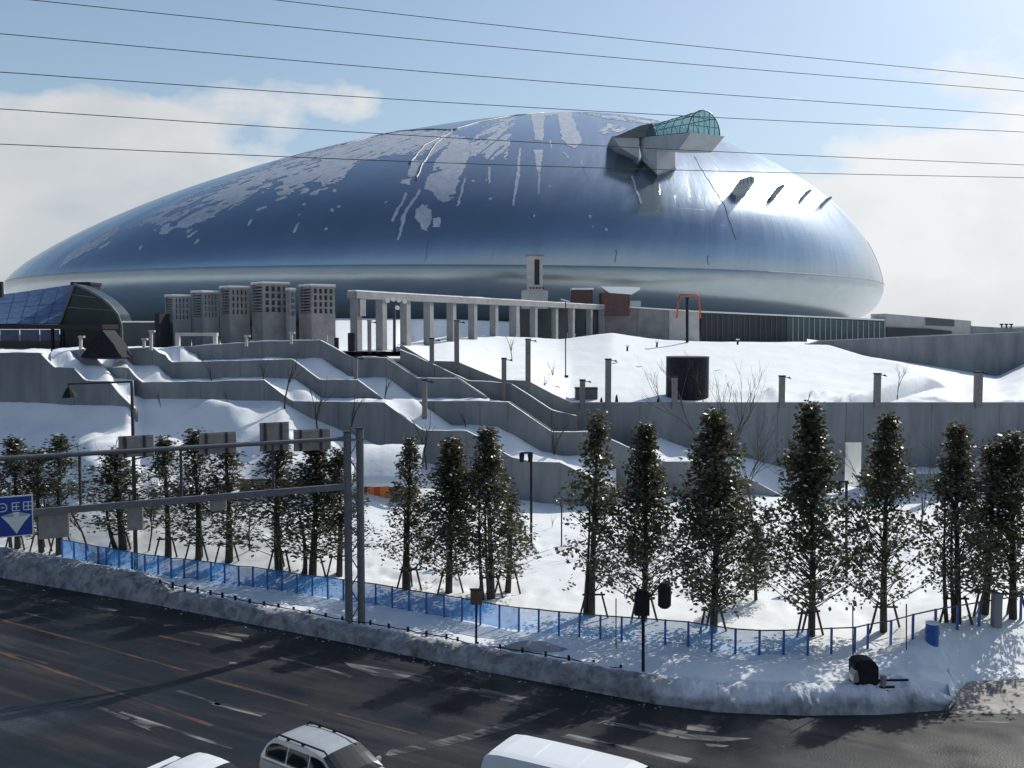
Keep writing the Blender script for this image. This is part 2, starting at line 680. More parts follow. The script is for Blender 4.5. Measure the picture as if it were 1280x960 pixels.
# ------------------------------------------------------------------ terrain
BANK = [(-900, 571), (-400, 652), (0, 722), (190, 755), (400, 797), (600, 838), (820, 880), (900, 890), (1000, 894), (1100, 893),
        (1185, 887), (1230, 884), (1300, 878), (1700, 850), (2200, 820)]
FENCE = [(-900, 560), (-400, 628), (0, 688), (78, 697), (187, 718), (312, 734), (471, 757), (642, 788), (763, 800), (839, 807), (928, 819),
         (994, 819), (1062, 816), (1095, 810), (1128, 803), (1190, 790), (1280, 775), (1700, 735), (2200, 700)]
YEND = [(-900, 500), (-300, 503), (0, 505), (100, 509), (160, 510), (200, 508), (260, 509), (350, 512), (390, 533), (440, 552), (520, 585)]
DR = 54.5 * S


TRACKS = [(-9, 52, 14, 47), (-4, 60, 16, 53), (3, 64, 24, 46), (12, 62, 17, 40), (-14, 57, 0, 49)]


def dE(px):
    return 45.85 + 1.45 * sm(158, 180, px)


def d_end(px):
    a = dep(px, dE(px))
    return a + (DR + 1 - a) * sm(520, 715, px)


Z520 = P(520, 585, dep(520, 47.3)).z


def z_end(px):
    if px <= 520:
        return P(px, lin(YEND, px), dep(px, dE(px))).z
    return Z520 + (2.5 - Z520) * sm(520, 760, px) - 0.9 * sm(940, 1060, px) + 0.4 * sm(1100, 1200, px)


def col_info(px):
    db = G(px, lin(BANK, px), 0.0).y
    df = G(px, lin(FENCE, px), 0.45).y
    return db, max(df, db + 2.5), d_end(px), z_end(px)


def field_z(px, d, info=None):
    db, df, de, ze = info or col_info(px)
    x = (px - 640) / F * d
    if d <= df:
        t = (d - db) / (df - db)
        lo = sm(1180, 1205, px)
        z = 0.32 * (1 - lo * (1 - sm(0.0, 0.4, t))) + 0.10 * t + (0.05 - .03 * lo) * fbm(x * 0.9, d * 0.9) + 0.03 * fbm(x * 3, d * 3, 3)
        if px > 1080:     # ploughed heap beside the driveway
            z += 0.9 * sm(1080, 1190, px) * sm(0.32, 0.72, t) * (1 - 0.0 * t) + 0.08 * fbm(x * 1.2, d * 1.2, 9)
        if px > 790:      # broad heaped corner
            z += 0.55 * sm(790, 900, px) * (1 - sm(1150, 1215, px)) * math.sin(math.pi * min(1, max(0, t * 1.15))) ** 0.8
        return z
    t = min(1.2, (d - df) / (de - df))
    z0 = 0.45 + 0.9 * sm(1080, 1190, px) * (1 - sm(0, 0.25, t))
    p = 1.25 + 0.5 * sm(300, 560, px) * (1 - sm(640, 740, px))
    z = z0 + (ze - 0.45) * max(0, t) ** p
    z += 0.07 * fbm(x * 0.35, d * 0.35, 5) + 0.035 * fbm(x * 1.2, d * 1.2, 6)
    for (x0_, y0_, x1_, y1_) in TRACKS:
        ll = math.hypot(x1_ - x0_, y1_ - y0_)
        al = ((x - x0_) * (x1_ - x0_) + (d - y0_) * (y1_ - y0_)) / ll
        ac = ((x - x0_) * (y1_ - y0_) - (d - y0_) * (x1_ - x0_)) / ll + .5 * math.sin(al * .5)
        if 0 < al < ll and abs(ac) < .5: z -= .13 * (1 - (ac / .5) ** 2) * (.5 + .5 * math.sin(al * 5.5))
    left = 1 - sm(380, 470, px)
    if left > 0:       # ploughed mounds on the left slope
        bump = fbm(x * 0.16 + 2.3, d * 0.16, 2.7, 3)
        z += left * 1.5 * max(-0.35, bump) * sm(0.25, 0.6, t) * (1 - sm(0.93, 1.02, t))
    return z


def at_field(px, py):
    """ground point on the snow field seen at pixel"""
    info = col_info(px)
    best = None
    d = info[0] + 0.05
    prev = None
    while d < info[2] + 8:
        z = field_z(px, d, info)
        y = 480 - F * ((d) * ST + (z - HC) * CT) / (d * CT - (z - HC) * ST)
        if y <= py:
            return Vector(((px - 640) / F * (d * CT - (z - HC) * ST), d, z))
        d += 0.15
    z = field_z(px, info[2], info)
    d = info[2]
    return Vector(((px - 640) / F * (d * CT - (z - HC) * ST), d, z))


def make_field():
    cols = []
    pxs = [-900 + i * 40 for i in range(18)] + [-180 + i * 5 for i in range(int(1660 / 5))] + [1480 + i * 45 for i in range(17)]
    for px in pxs:
        info = col_info(px)
        c = []
        db, df, de, ze = info
        n1, n2 = 44, 84
        dst = db + 1.1 if px < 1186 else db
        for i in range(n1):
            d = dst + (df - dst) * i / n1
            c.append((px, d))
        for i in range(n2 + 1):
            d = df + (de + 6 - df) * i / n2
            c.append((px, d))
        pts = []
        for (px_, d) in c:
            z = field_z(px_, min(d, de * 1.02), info)
            if d == dst: z = -0.1 if px < 1186 else 0.0
            pts.append(((px_ - 640) / F * (d * CT - (z - HC) * ST), d, z))
        cols.append(pts)
    o = link('snow_field', grid_mesh('snow_field', cols, M['snow']))
    tag(o, kind='structure')


make_field()

# base ground to the horizon
mb = MB()
mb.face((-4000, -600, -0.25), (4000, -600, -0.25), (4000, 7000, -0.25), (-4000, 7000, -0.25))
tag(mb.build('ground', M['snow_walk'], recalc=False), kind='structure')

# road
line = [G(px, y, 0) for px, y in BANK]
mb = MB()
pts = [(-260, line[0].y + 118, 0)] + [(p.x, p.y + 0.6, 0) for p in line] + [(170, 62, 0), (170, -60, 0), (-260, -60, 0)]
bm = bmesh.new()
fv = [bm.verts.new(p) for p in pts]
bm.faces.new(fv)
bmesh.ops.triangulate(bm, faces=bm.faces[:])
bmesh.ops.recalc_face_normals(bm, faces=bm.faces)
me = bpy.data.meshes.new('road')
bm.to_mesh(me)
bm.free()
me.materials.append(M['asphalt'])
tag(link('road', me), kind='structure')


# road markings: (name, material, [pixel polygon])
def marking(name, m, quad, z=0.005):
    mb = MB()
    mb.face(*[G(x, y, z) for x, y in quad])
    tag(mb.build(name, m, recalc=False), kind='structure')


def stripe(name, m, a, b, w=0.16, z=0.005):
    p, q = G(*a, z), G(*b, z)
    d = (q - p).normalized()
    n = Vector((-d.y, d.x, 0)) * w / 2
    mb = MB()
    mb.face(p - n, q - n, q + n, p + n)
    tag(mb.build(name, m, recalc=False), kind='structure')


W_, O_ = M['line_white'], M['line_orange']
for a, b, w in [((0, 733), (22, 738), .5), ((40, 744), (55, 744.5), .4), ((66, 750), (88, 753), .3), ((30, 766), (70, 776), .16),
                ((160, 771), (182, 773), .3), ((204, 782), (222, 781), .35), ((226, 780), (238, 780), .3), ((286, 829), (297, 829), .3),
                ((326, 808), (342, 809), .3), ((350, 822), (410, 837), .2), ((410, 837), (440, 846), .2), ((108, 879), (160, 899), .2), ((150, 890), (290, 936), .16), ((222, 863), (275, 881), .17),
                ((268, 879), (330, 894), .32), ((575, 860), (610, 866), .3), ((1218, 902), (1262, 903), .12)]:
    stripe('lane_marking', W_, a, b, w)
marking('lane_marking', W_, [(100, 757), (130, 764), (157, 763), (152, 760), (132, 757)])
marking('lane_marking', W_, [(160, 902), (196, 918), (185, 910), (198, 908), (180, 898)], 0.009)
for a, b, w in [((-60, 796), (60, 830), .14), ((0, 815), (265, 907), .19), ((-40, 764), (0, 774), .15), ((0, 774), (235, 839), .16),
                ((255, 847), (320, 864), .2), ((320, 864), (385, 882), .18), ((198, 794), (250, 806), .2), ((420, 892), (520, 918), .15)]:
    stripe('lane_marking', O_, a, b, w, 0.006)
for q in [[(240, 789), (262, 791), (300, 798), (304, 802), (282, 800)], [(264, 787), (312, 794), (310, 797), (290, 794)],
          [(430, 828), (470, 834), (542, 846), (520, 852), (470, 845), (440, 835)], [(600, 860), (660, 872), (640, 878), (600, 870)],
          [(745, 905), (780, 890), (795, 886), (770, 900)], [(800, 902), (860, 915), (842, 922), (795, 912)],
          [(860, 905), (905, 908), (895, 916), (858, 912)]]:
    marking('worn_paint_patch', W_, q, 0.007)
marking('stop_line', W_, [(480, 946), (486, 938), (560, 922), (640, 902), (690, 886), (700, 886), (650, 907), (565, 931)])
for q in [[(754, 905), (760, 902), (850, 915), (846, 921)], [(845, 916), (905, 921), (940, 923), (905, 927), (850, 923)],
          [(700, 921), (712, 917), (770, 930), (760, 936)], [(758, 930), (772, 930), (866, 948), (858, 954)],
          [(880, 929), (912, 932), (905, 934), (885, 933)]]:
    marking('crossing_bar', W_, q, 0.006)
# slush on the side street
mb_rows = []
for px in range(1186, 1760, 12):
    row = []
    for k in range(14):
        py = 892 - (892 - lin([(1186, 884), (1205, 852), (1280, 848), (1760, 815)], px)) * k / 13
        p0 = G(px, py, 0)
        info = col_info(px)
        z = max(0.03, field_z(px, p0.y, info) + 0.06) if p0.y > info[0] else 0.03 - .02 * (k == 0)
        row.append(G(px, py, z + 0.02 * fbm(p0.x * 1.5, p0.y * 1.5) * (k > 1)))
    mb_rows.append(row)
tag(link('slush_driveway', grid_mesh('slush_driveway', mb_rows, M['slush'])), kind='structure')

# ploughed snow bank along the road
BH = [(-900, 1.3), (0, 1.2), (150, 1.05), (200, 0.66), (400, 0.62), (600, 0.70), (800, 0.78), (860, 0.66), (1000, 0.75), (1150, 0.85), (1190, 0.35), (1205, 0.02), (1300, 0.2), (2200, 0.2)]
BW = [(-900, 3.2), (150, 3.0), (210, 1.7), (800, 1.7), (880, 3.0), (1150, 3.2), (1195, 1.2), (2200, 1.0)]


def bank_material():
    m = mat('bank_snow', (0.42, 0.425, 0.43), 0.85, spec=0.2, col2=(0.13, 0.13, 0.128), scale=1.8, bump=1.0, bscale=9, detail=10, contrast=(0.32, 0.68))
    t = m.node_tree
    N, L = t.nodes.new, t.links.new
    b = t.nodes['Principled BSDF']
    src = b.inputs['Base Color'].links[0].from_socket
    at = N('ShaderNodeAttribute')
    at.attribute_name = 'dirt'
    n = N('ShaderNodeTexNoise')
    n.inputs['Scale'].default_value = 2.2
    n.inputs['Detail'].default_value = 8
    tc = [x for x in t.nodes if x.type == 'TEX_COORD'][0]
    L(tc.outputs['Object'], n.inputs['Vector'])
    k = N('ShaderNodeMath')
    k.operation = 'MULTIPLY_ADD'
    k.inputs[1].default_value = 0.9
    k.inputs[2].default_value = -0.45
    L(n.outputs[0], k.inputs[0])
    k2 = N('ShaderNodeMath')
    k2.use_clamp = True
    L(at.outputs['Fac'], k2.inputs[0])
    L(k.outputs[0], k2.inputs[1])
    mx = N('ShaderNodeMixRGB')
    mx.inputs[1].default_value = (0.78, 0.79, 0.81, 1)
    L(k2.outputs[0], mx.inputs[0])
    L(src, mx.inputs[2])
    L(mx.outputs[0], b.inputs['Base Color'])
    return m


M['bank'] = bank_material()


def make_bank():
    pxs = [-900 + i * 20 for i in range(35)] + [-200 + i * 2.0 for i in range(702)]
    rows = []
    prof = [(-0.02, -0.05), (0.0, 0.10), (0.03, 0.35), (0.07, 0.6), (0.13, 0.82), (0.2, 0.95), (0.3, 1.0), (0.42, 0.99), (0.55, 0.93), (0.68, 0.8), (0.8, 0.62), (0.92, 0.44), (1.05, 0.2)]
    for i, px in enumerate(pxs):
        p = G(px, lin(BANK, px), 0)
        q = G(px + 4, lin(BANK, px + 4), 0)
        d = (q - p).normalized()
        n = Vector((-d.y, d.x, 0))
        if n.y < 0: n = -n
        h, w = lin(BH, px), lin(BW, px)
        row = []
        for u, v in prof:
            x = p + n * (u * w)
            nz = fbm(x.x * 1.1, x.y * 1.1, v * 2)
            n2 = fbm(x.x * 3.6, x.y * 3.6, v * 5, 3)
            hh = h * v * (1 + 0.22 * nz) + 0.09 * n2 * min(1, v * 3) + .035 * fbm(x.x * 9, x.y * 9, v * 9, 2) * min(1, v * 3)
            off = n * (-0.20 * nz - 0.08 * n2) * min(1, v * 2.5)
            row.append((x.x + off.x, x.y + off.y, max(-0.05, hh)))
        rows.append(row)
    me_b = grid_mesh('snow_bank', rows, M['bank'])
    at = me_b.attributes.new('dirt', 'FLOAT', 'POINT')
    vals = []
    for i, px in enumerate(pxs):
        right = sm(800, 870, px)
        for j, (u, v) in enumerate(prof):
            foot = 1 - sm(.35, .75, v + .25 * fbm(i * .05, j * .4, 3)) if u < .3 else 0
            crest = sm(.3, .6, u)
            a_ = (1 - right) * (1 - .5 * crest) + right * foot
            vals.append(min(1, max(0, a_)))
    at.data.foreach_set('value', vals)
    o = link('snow_bank', me_b)
    tag(o, kind='structure')
    # cleaner snow lying on top and behind the ridge
    rows = []
    for i, px in enumerate(pxs):
        p = G(px, lin(BANK, px), 0)
        q = G(px + 4, lin(BANK, px + 4), 0)
        d = (q - p).normalized()
        n = Vector((-d.y, d.x, 0))
        if n.y < 0: n = -n
        h, w = lin(BH, px), lin(BW, px)
        row = []
        for k in range(9):
            u = 0.46 + 0.08 * k + 0.06 * fbm(p.x * .8, p.y * .8, 7)
            v = lin(prof, u)
            x = p + n * (u * w)
            nz = fbm(x.x * 1.1, x.y * 1.1, v * 2)
            n2 = fbm(x.x * 3.6, x.y * 3.6, v * 5, 3)
            hh = h * v * (1 + 0.22 * nz) + 0.07 * n2
            off = n * (-0.20 * nz - 0.08 * n2) * min(1, v * 2.5)
            e = 0.035 + 0.05 * fbm(x.x * 2.1, x.y * 2.1, 4)
            if k == 0: e = -0.05
            row.append((x.x + off.x, x.y + off.y, hh + e))
        rows.append(row)
    tag(link('snow_cover', grid_mesh('snow_cover', rows, M['snow_walk'])), kind='structure')
    # broken lumps of ploughed ice along the foot and crest
    r2 = random.Random(5)
    mb = MB()
    for k in range(240):
        px = r2.uniform(-60, 840)
        p = G(px, lin(BANK, px), 0)
        w = lin(BW, px)
        u = r2.choice((r2.uniform(-0.35, 0.02), r2.uniform(0.08, 0.3)))
        v = lin(prof, u) if u > 0 else 0
        s_ = r2.uniform(0.025, 0.08) * (1 if u > 0 else 0.8)
        c = Vector((p.x + u * w * 0.45, p.y + u * w * 0.9, lin(BH, px) * v * 0.98 + s_ * 0.3))
        vs_ = [c + Vector((r2.uniform(-1, 1), r2.uniform(-1, 1), r2.uniform(-1, 1))).normalized() * s_ * r2.uniform(.7, 1.2) for _ in range(0)]
        vs_ = [c + Vector(q_) * s_ * r2.uniform(0.7, 1.2) for q_ in ((1, 0, 0), (0, 1, 0), (-1, 0, 0), (0, -1, 0), (0, 0, .8), (0, 0, -.8))]
        mb.poly(vs_, [(0, 1, 4), (1, 2, 4), (2, 3, 4), (3, 0, 4), (1, 0, 5), (2, 1, 5), (3, 2, 5), (0, 3, 5)])
    o = mb.build('snow_lumps', M['snow_dirty'], recalc=False)
    tag(o, 'broken grey snow lumps along the ploughed bank', 'snow lumps', kind='stuff')


make_bank()

# ------------------------------------------------------------------ terrace walls
ROW_A = [(225, 434), (265, 431), (327, 427), (400, 425), (440, 447), (482, 447), (521, 473), (575, 473), (614, 501), (640, 503)]
ROW_B = [(147, 436), (190, 434), (199, 441), (207, 444), (213, 453), (300, 451), (365, 449), (400, 475), (447, 475), (483, 502), (600, 501.5), (635, 503), (690, 540), (740, 540),
         (795, 563), (830, 577), (868, 578), (940, 600), (1000, 632)]
ROW_C = [(66, 441), (105, 436), (109, 446), (118, 448), (128, 459), (160, 460), (168, 470), (178, 478), (250, 477), (330, 475), (365, 502), (480, 503), (528, 538), (583, 539),
         (602, 549), (640, 572), (664, 577), (700, 578), (770, 612)]
ROW_L = [(-420, 441), (-120, 441), (50, 441), (58, 450), (68, 459), (92, 460), (106, 476), (137, 477), (148, 491), (160, 503), (170, 512)]
ROW_R = [(500, 430), (535, 451), (571, 452), (600, 464), (628, 475), (660, 476), (690, 492), (714, 503), (1058, 503)]
ROW_R2 = [(1080, 503), (1420, 503), (1700, 503)]
D_A, D_B, D_C, D_L, D_R = 52.3, 50.2, 48.0, 46.0, 54.5


def wall(label, row, d10, bottom, thick=0.4, step=62, extra=None, cap=True):
    a, b = row[0][0], row[-1][0]
    root = empty('retaining_wall', P(row[0][0], row[0][1], dep(row[0][0], d10)) * 1, label, 'wall')
    root.location.z = bottom
    # split positions
    xs = [a]
    for (x0, y0), (x1, y1) in zip(row, row[1:]):
        n = max(1, int(round((x1 - x0) / step)))
        for k in range(1, n + 1):
            xs.append(x0 + (x1 - x0) * k / n)
    # merge very narrow pieces
    cuts = [xs[0]]
    for x in xs[1:-1]:
        if x - cuts[-1] > 26: cuts.append(x)
    cuts.append(xs[-1])
    brk = [x for x, _ in row]

    def top(px):
        return P(px, lin(row, px), dep(px, d10))
    for c0, c1 in zip(cuts, cuts[1:]):
        p0, p1 = top(c0), top(c1)
        dirv = (p1 - p0)
        dirv.z = 0
        gap = 0.0125 / max(0.1, dirv.length)
        inner = [x for x in brk if c0 + 1e-6 < x < c1 - 1e-6]
        tops = [top(c0 + (c1 - c0) * gap)] + [top(x) for x in inner] + [top(c1 - (c1 - c0) * gap)]
        jit = rnd.uniform(-0.012, 0.012)
        for t_ in tops: t_.y += jit
        poly = [Vector((t_.x, t_.y, bottom)) for t_ in (tops[0], tops[-1])]
        poly = [poly[0], poly[1]] + tops[::-1]
        mb = MB()
        mb.prism(poly, (0, thick, 0))
        mb.build('panel', M['concrete'], root)
    # core seen only in the joints
    mb = MB()
    tops = [top(x) for x in brk]
    for t_ in tops:
        t_.y += 0.06
        t_.z -= 0.05
    poly = [Vector((tops[0].x, tops[0].y, bottom)), Vector((tops[-1].x, tops[-1].y, bottom))] + tops[::-1]
    mb.prism(poly, (0, thick - 0.12, 0))
    mb.build('core', M['concrete'], root)
    if cap:
        mb = MB()
        sec = []
        for k in range(int((b - a) / 4) + 1):
            px = min(b, a + 4 * k)
            t_ = top(px)
            h = 0.035 + 0.06 * fbm(t_.x * 0.6, t_.y, 3)
            sec.append([t_ + Vector((0, 0.02, 0.002)), t_ + Vector((0, 0.06, max(.008, h))), t_ + Vector((0, thick * .6, max(.012, h * 1.2))), t_ + Vector((0, thick - 0.02, 0.002))])
        me_ = grid_mesh('snow_cap', sec, M['snow'])
        link('snow_cap', me_, root)
    return root


wall('long low grey wall at far left stepping down to right', ROW_L, D_L, 4.0)
wall('middle terrace wall left of stair, lowest of the three stacked rows', ROW_C, D_C, 0.2)
wall('terrace wall between the top row and the lowest row', ROW_B, D_B, 0.2)
wall('topmost terrace wall in front of the ventilation towers', ROW_A, D_A, 2.0)
wall('tall plain concrete wall under the sunlit snow hill, stairs side', ROW_R, D_R, -0.2, step=84, cap=False)
wall('tall plain concrete wall right of the narrow bright opening', ROW_R2, D_R, -0.2, step=84, cap=False)
# lintel over the opening
mb = MB()
t0, t1 = P(1058.4, 503, DR), P(1079.6, 503, DR)
b0 = P(1058.4, 553, DR)
mb.prism([Vector((t0.x, DR, b0.z)), Vector((t1.x, DR, b0.z)), t1, t0], (0, 0.4, 0))
tag(mb.build('wall_lintel', M['concrete']), 'plain concrete lintel above the narrow bright wall opening', 'lintel')
# small stepped wall at far right in the shade
wall('low stepped wall in shade behind the rightmost trees', [(1128, 592), (1168, 592), (1202, 587), (1238, 572), (1285, 562), (1420, 560)], 52.4, 0.0)


# terraces of snow between the rows
def strip(pa, pb, row, d0, back, drop=0.22, shift=38):
    rows = []
    n = max(2, int((pb - pa) / 4))
    for i in range(n + 1):
        px = pa + (pb - pa) * i / n
        f = P(px, lin(row, px), dep(px, d0))
        zb_ = P(px, lin(row, max(row[0][0], px - shift)), dep(px, d0)).z - f.z
        d1 = back(px)
        rr = []
        for k in range(11):
            t = k / 10
            d = f.y + 0.2 + (d1 - f.y - 0.2) * t
            x = f.x * d / f.y
            z = f.z - drop + 0.25 * t + max(0, zb_) * sm(0.12, 1, t) + 0.12 * fbm(x * 0.5, d * 0.5, 8) + 0.18 * math.sin(math.pi * t) * (0.5 + fbm(x * .3, d * .2, 4))
            rr.append((x, d, z))
        rows.append(rr)
    tag(link('terrace_snow', grid_mesh('terrace_snow', rows, M['snow'])), kind='structure')


strip(-420, 64, ROW_L, D_L, lambda p: dep(p, 52.6))
strip(64, 168, ROW_L, D_L, lambda p: dep(p, 48.05))
strip(66, 147, ROW_C, D_C, lambda p: dep(p, 52.6))
strip(147, 770, ROW_C, D_C, lambda p: dep(p, 50.25))
strip(147, 225, ROW_B, D_B, lambda p: dep(p, 52.6))
strip(225, 612, ROW_B, D_B, lambda p: dep(p, 52.35))
strip(800, 1000, ROW_B, D_B, lambda p: DR + .05)
strip(1128, 1420, [(1128, 592), (1168, 592), (1202, 587), (1238, 572), (1285, 562), (1420, 560)], 52.4, lambda p: DR + .05)

# stairs between the front rows and the right-hand wall
st_root = empty('outdoor_stair', P(482, 447, dep(482, D_A)), 'broad dark stair descending to the right between concrete walls', 'stairs')


def stair_front(px):
    if px < 614: return P(px, lin(ROW_A, px), dep(px, D_A))
    return P(px, lin(ROW_B, px), dep(px, D_B))


px = 470
while px < 800:
    f = stair_front(min(px, 790))
    nx = px + 6
    fr = dep(px, D_A if px < 614 else D_B) + 0.42
    bk = dep(px, D_R) - 0.02
    if bk - fr < .3: bk = fr + .3
    z = f.z - 0.95
    x0, x1 = (px - 640) / F * fr, (nx - 640) / F * fr + 0.03
    mb = MB()
    sk = (bk / fr - 1)
    mb.poly([(x0, fr, z - 1.5), (x1, fr, z - 1.5), (x1 + x1 * sk, bk, z - 1.5), (x0 + x0 * sk, bk, z - 1.5), (x0, fr, z), (x1, fr, z), (x1 + x1 * sk, bk, z), (x0 + x0 * sk, bk, z)],
            [(3, 2, 1, 0), (4, 5, 6, 7), (0, 1, 5, 4), (1, 2, 6, 5), (2, 3, 7, 6), (3, 0, 4, 7)])
    mb.build('step', M['concrete'], st_root)
    px = nx
mb = MB()
zl = stair_front(482).z - .95
q = [P(425, 440, dep(425, D_A) + .42), P(472, 440, dep(472, D_A) + .42), P(505, 440, 92), P(425, 440, 92)]
mb.prism([Vector((v_.x, v_.y, zl - 1)) for v_ in q], (0, 0, 1.02))
mb.build('landing', M['concrete'], st_root)
# handrails on the sloping wall tops
mb_root = st_root
for (xa, ya), (xb, yb), d0 in [((483, 446), (521, 471), D_A), ((569, 471), (612, 499), D_A), ((637, 502), (690, 538), D_B)]:
    mb = MB()
    mb.tube([P(xa, ya, dep(xa, d0) - .02), P(xb, yb, dep(xb, d0) - .02)], 0.06, 6)
    mb.build('handrail', M['concrete_pale'], mb_root)
wall('low wall dividing the broad stair into two flights', [(500, 437), (543, 456), (585, 476), (638, 479), (690, 513), (722, 520)], 53.4, 3.0, thick=0.5, cap=True)

# the snow hill behind the right-hand wall
SIL = [(480, 431), (505, 430), (530, 425), (560, 420), (600, 419), (640, 421), (700, 424), (740, 419), (765, 416), (790, 420), (830, 425), (880, 427), (980, 430), (1035, 431), (1075, 443), (1130, 456), (1170, 475), (1200, 494), (1300, 497)]
DSIL = [(480, 92), (505, 98), (540, 104), (600, 109), (1035, 109), (1200, 84), (1300, 82)]


def make_hill():
    cols = []
    px = 497
    while px <= 1300:
        yf = lin(ROW_R, px) + 3 if px < 714 else 506
        d0 = dep(px, D_R) + 0.15
        ds = lin(DSIL, px)
        ys = lin(SIL, px)
        if ys > yf - 1: ys = yf - 1
        c = []
        n = 46
        for k in range(n + 1):
            t = k / n
            d = d0 + (ds - d0) * t
            y = yf + (ys - yf) * t ** 0.85
            p = P(px, y, d)
            x = p.x
            z = p.z + (0.10 * fbm(x * 0.25, d * 0.25, 1) + 0.05 * fbm(x * .9, d * .9, 2) + 0.02 * fbm(x * 3, d * 3, 4)) * min(1, t * 8) * (1 - .6 * t)
            # ploughed heaps just above the wall at the right
            hp = sm(900, 950, px) * math.exp(-((t - 0.10) / 0.07) ** 2)
            z += hp * 0.75 * max(0, fbm(x * 0.55, d * 0.3, 11) + 0.25)
            # snow cutting added along the sun's azimuth so sunlight fills the narrow opening
            ox, oy = (1069 - 640) / F * DR, DR
            rx, ry = x - ox, d - oy
            al = rx * math.sin(SUN_AZ) + ry * math.cos(SUN_AZ)
            ac = abs(rx * math.cos(SUN_AZ) - ry * math.sin(SUN_AZ))
            notch = (1 - sm(0.75, 1.5, ac)) * (al > -1.5)
            if notch > 0:
                zz = 1.5 + max(0, al) * 0.47
                if zz < z: z = z + (zz - z) * notch
            c.append((x, d, z))
        for e in (1, 3, 6, 10, 18):
            z_ = c[n][2] - 0.03 * e - (0.02 * e * e if px > 1060 else 0)
            c.append((c[n][0] * (ds + e) / ds, ds + e, z_))
        cols.append(c)
        px += 4.5
    tag(link('snow_hill', grid_mesh('snow_hill', cols, M['snow'])), kind='structure')
    # valley of snow behind the ridge at the right
    WB = [(1000, 433), (1075, 445), (1160, 458), (1247, 472), (1282, 455), (1420, 440), (1800, 430)]
    cols = []
    px = 1010
    while px < 1800:
        ys0 = lin(SIL, px) + 4 if px < 1200 else 506
        ds0 = lin(DSIL, px) if px < 1200 else max(DR + .3, lin([(1200, 84), (1230, DR + .3)], px))
        yb = lin(WB, px) - 1
        c = []
        for k in range(20):
            t = k / 19
            d = ds0 + (112 - ds0) * t
            p = P(px, ys0 + (yb - ys0) * t ** 0.8, d)
            z = p.z + 0.25 * fbm(p.x * 0.3, d * 0.25, 21) * math.sin(math.pi * t) + sm(1200, 1230, px) * 0.5 * max(0, fbm(p.x * .4, d * .3, 3)) * (1 - t) * min(1, 5 * t)
            c.append((p.x, d, z))
        c.append((c[-1][0] * 1.2, 135, c[-1][2] + .6))
        cols.append(c)
        px += 6 if px < 1330 else 25
    tag(link('snow_valley', grid_mesh('snow_valley', cols, M['snow'])), kind='structure')
    # the plateau on which the arena stands
    cols = []
    for px in range(-700, 2000, 14):
        s0 = dep(px, 52.5) if px < 480 else max(dep(480, 52.5), lin([(480, 88), (600, 110), (1000, 114), (1020, 128), (2000, 128)], px))
        zz = 12.1 if px < 480 else 11.7
        c = []
        for k in range(16):
            t = k / 15
            d = s0 + (460 - s0) * t ** 2
            x = (px - 640) / F * d
            c.append((x, d, zz + (11.75 - zz) * min(1, t * 4) + 0.08 * fbm(x * .2, d * .2, 5)))
        if px >= 480:
            c = [(c[0][0], c[0][1], c[0][2])] + c[1:]
        cols.append(c)
    tag(link('plateau', grid_mesh('plateau', cols, M['snow'])), kind='structure')
    # bank seen between the columns, its right part shaped steep to fall in shade
    cols = []
    for px in range(395, 720, 6):
        c = []
        for k in range(12):
            t = k / 11
            sh_ = sm(500, 512, px)
            d = (112 + 30 * t) * (1 - sh_) + (139.5 + 2.0 * t) * sh_
            y1 = lin([(395, 404), (420, 398), (560, 399), (640, 402), (720, 418)], px)
            z1 = P(px, y1, 142).z
            x = (px - 640) / F * d
            c.append((x, d, 11.72 + (z1 - 11.72) * (t ** 1.1) + 0.06 * fbm(x * .4, d * .4, 6)))
        c.append((c[-1][0], 146, 11.6))
        cols.append(c)
    tag(link('plaza_snow_bank', grid_mesh('plaza_snow_bank', cols, M['snow'])), kind='structure')


make_hill()

# dark slanting wall at the right behind the hill
mb = MB()
q = [(1004, 432), (1025, 426), (1280, 415), (1420, 411), (1800, 404), (1800, 432), (1420, 442), (1282, 455.5), (1247, 472), (1160, 458), (1075, 445)]
mb.prism([P(x, y, 112.5) for x, y in q], (0, 1.0, 0))
tag(mb.build('wedge_wall', M['concrete']), 'broad dark sloping wall wedge above the snow at far right', 'wall')

# ------------------------------------------------------------------ the dome
QR0, QBR, QC0, QC1, QC2, QZ0, QH, QP, QQ, QC3 = 105.0043, 1.1106, -13.286, 60.6154, -57.1213, 23.4507, 45.7325, 1.5286, 0.7469, 37.2507
YC = 270.0


def shell(th, s):
    u = 1 - s
    z = QZ0 + QH * np.power(np.maximum(0, 1 - s ** QP), QQ)
    xc = QC0 + QC1 * u + QC2 * u * u + QC3 * u ** 3
    g = s + 0.85 * (1 - s) * s ** 4
    c = np.cos(th)
    return np.stack([xc + QR0 * s * c * (1 + 0.04 * s ** 6 * np.maximum(0, -c)), YC + QR0 * QBR * g * np.sin(th), z], -1)


def rim_x(s, t):
    c = math.cos(t)
    return QC0 + QR0 * s * c * (1 + 0.04 * max(0, -c))


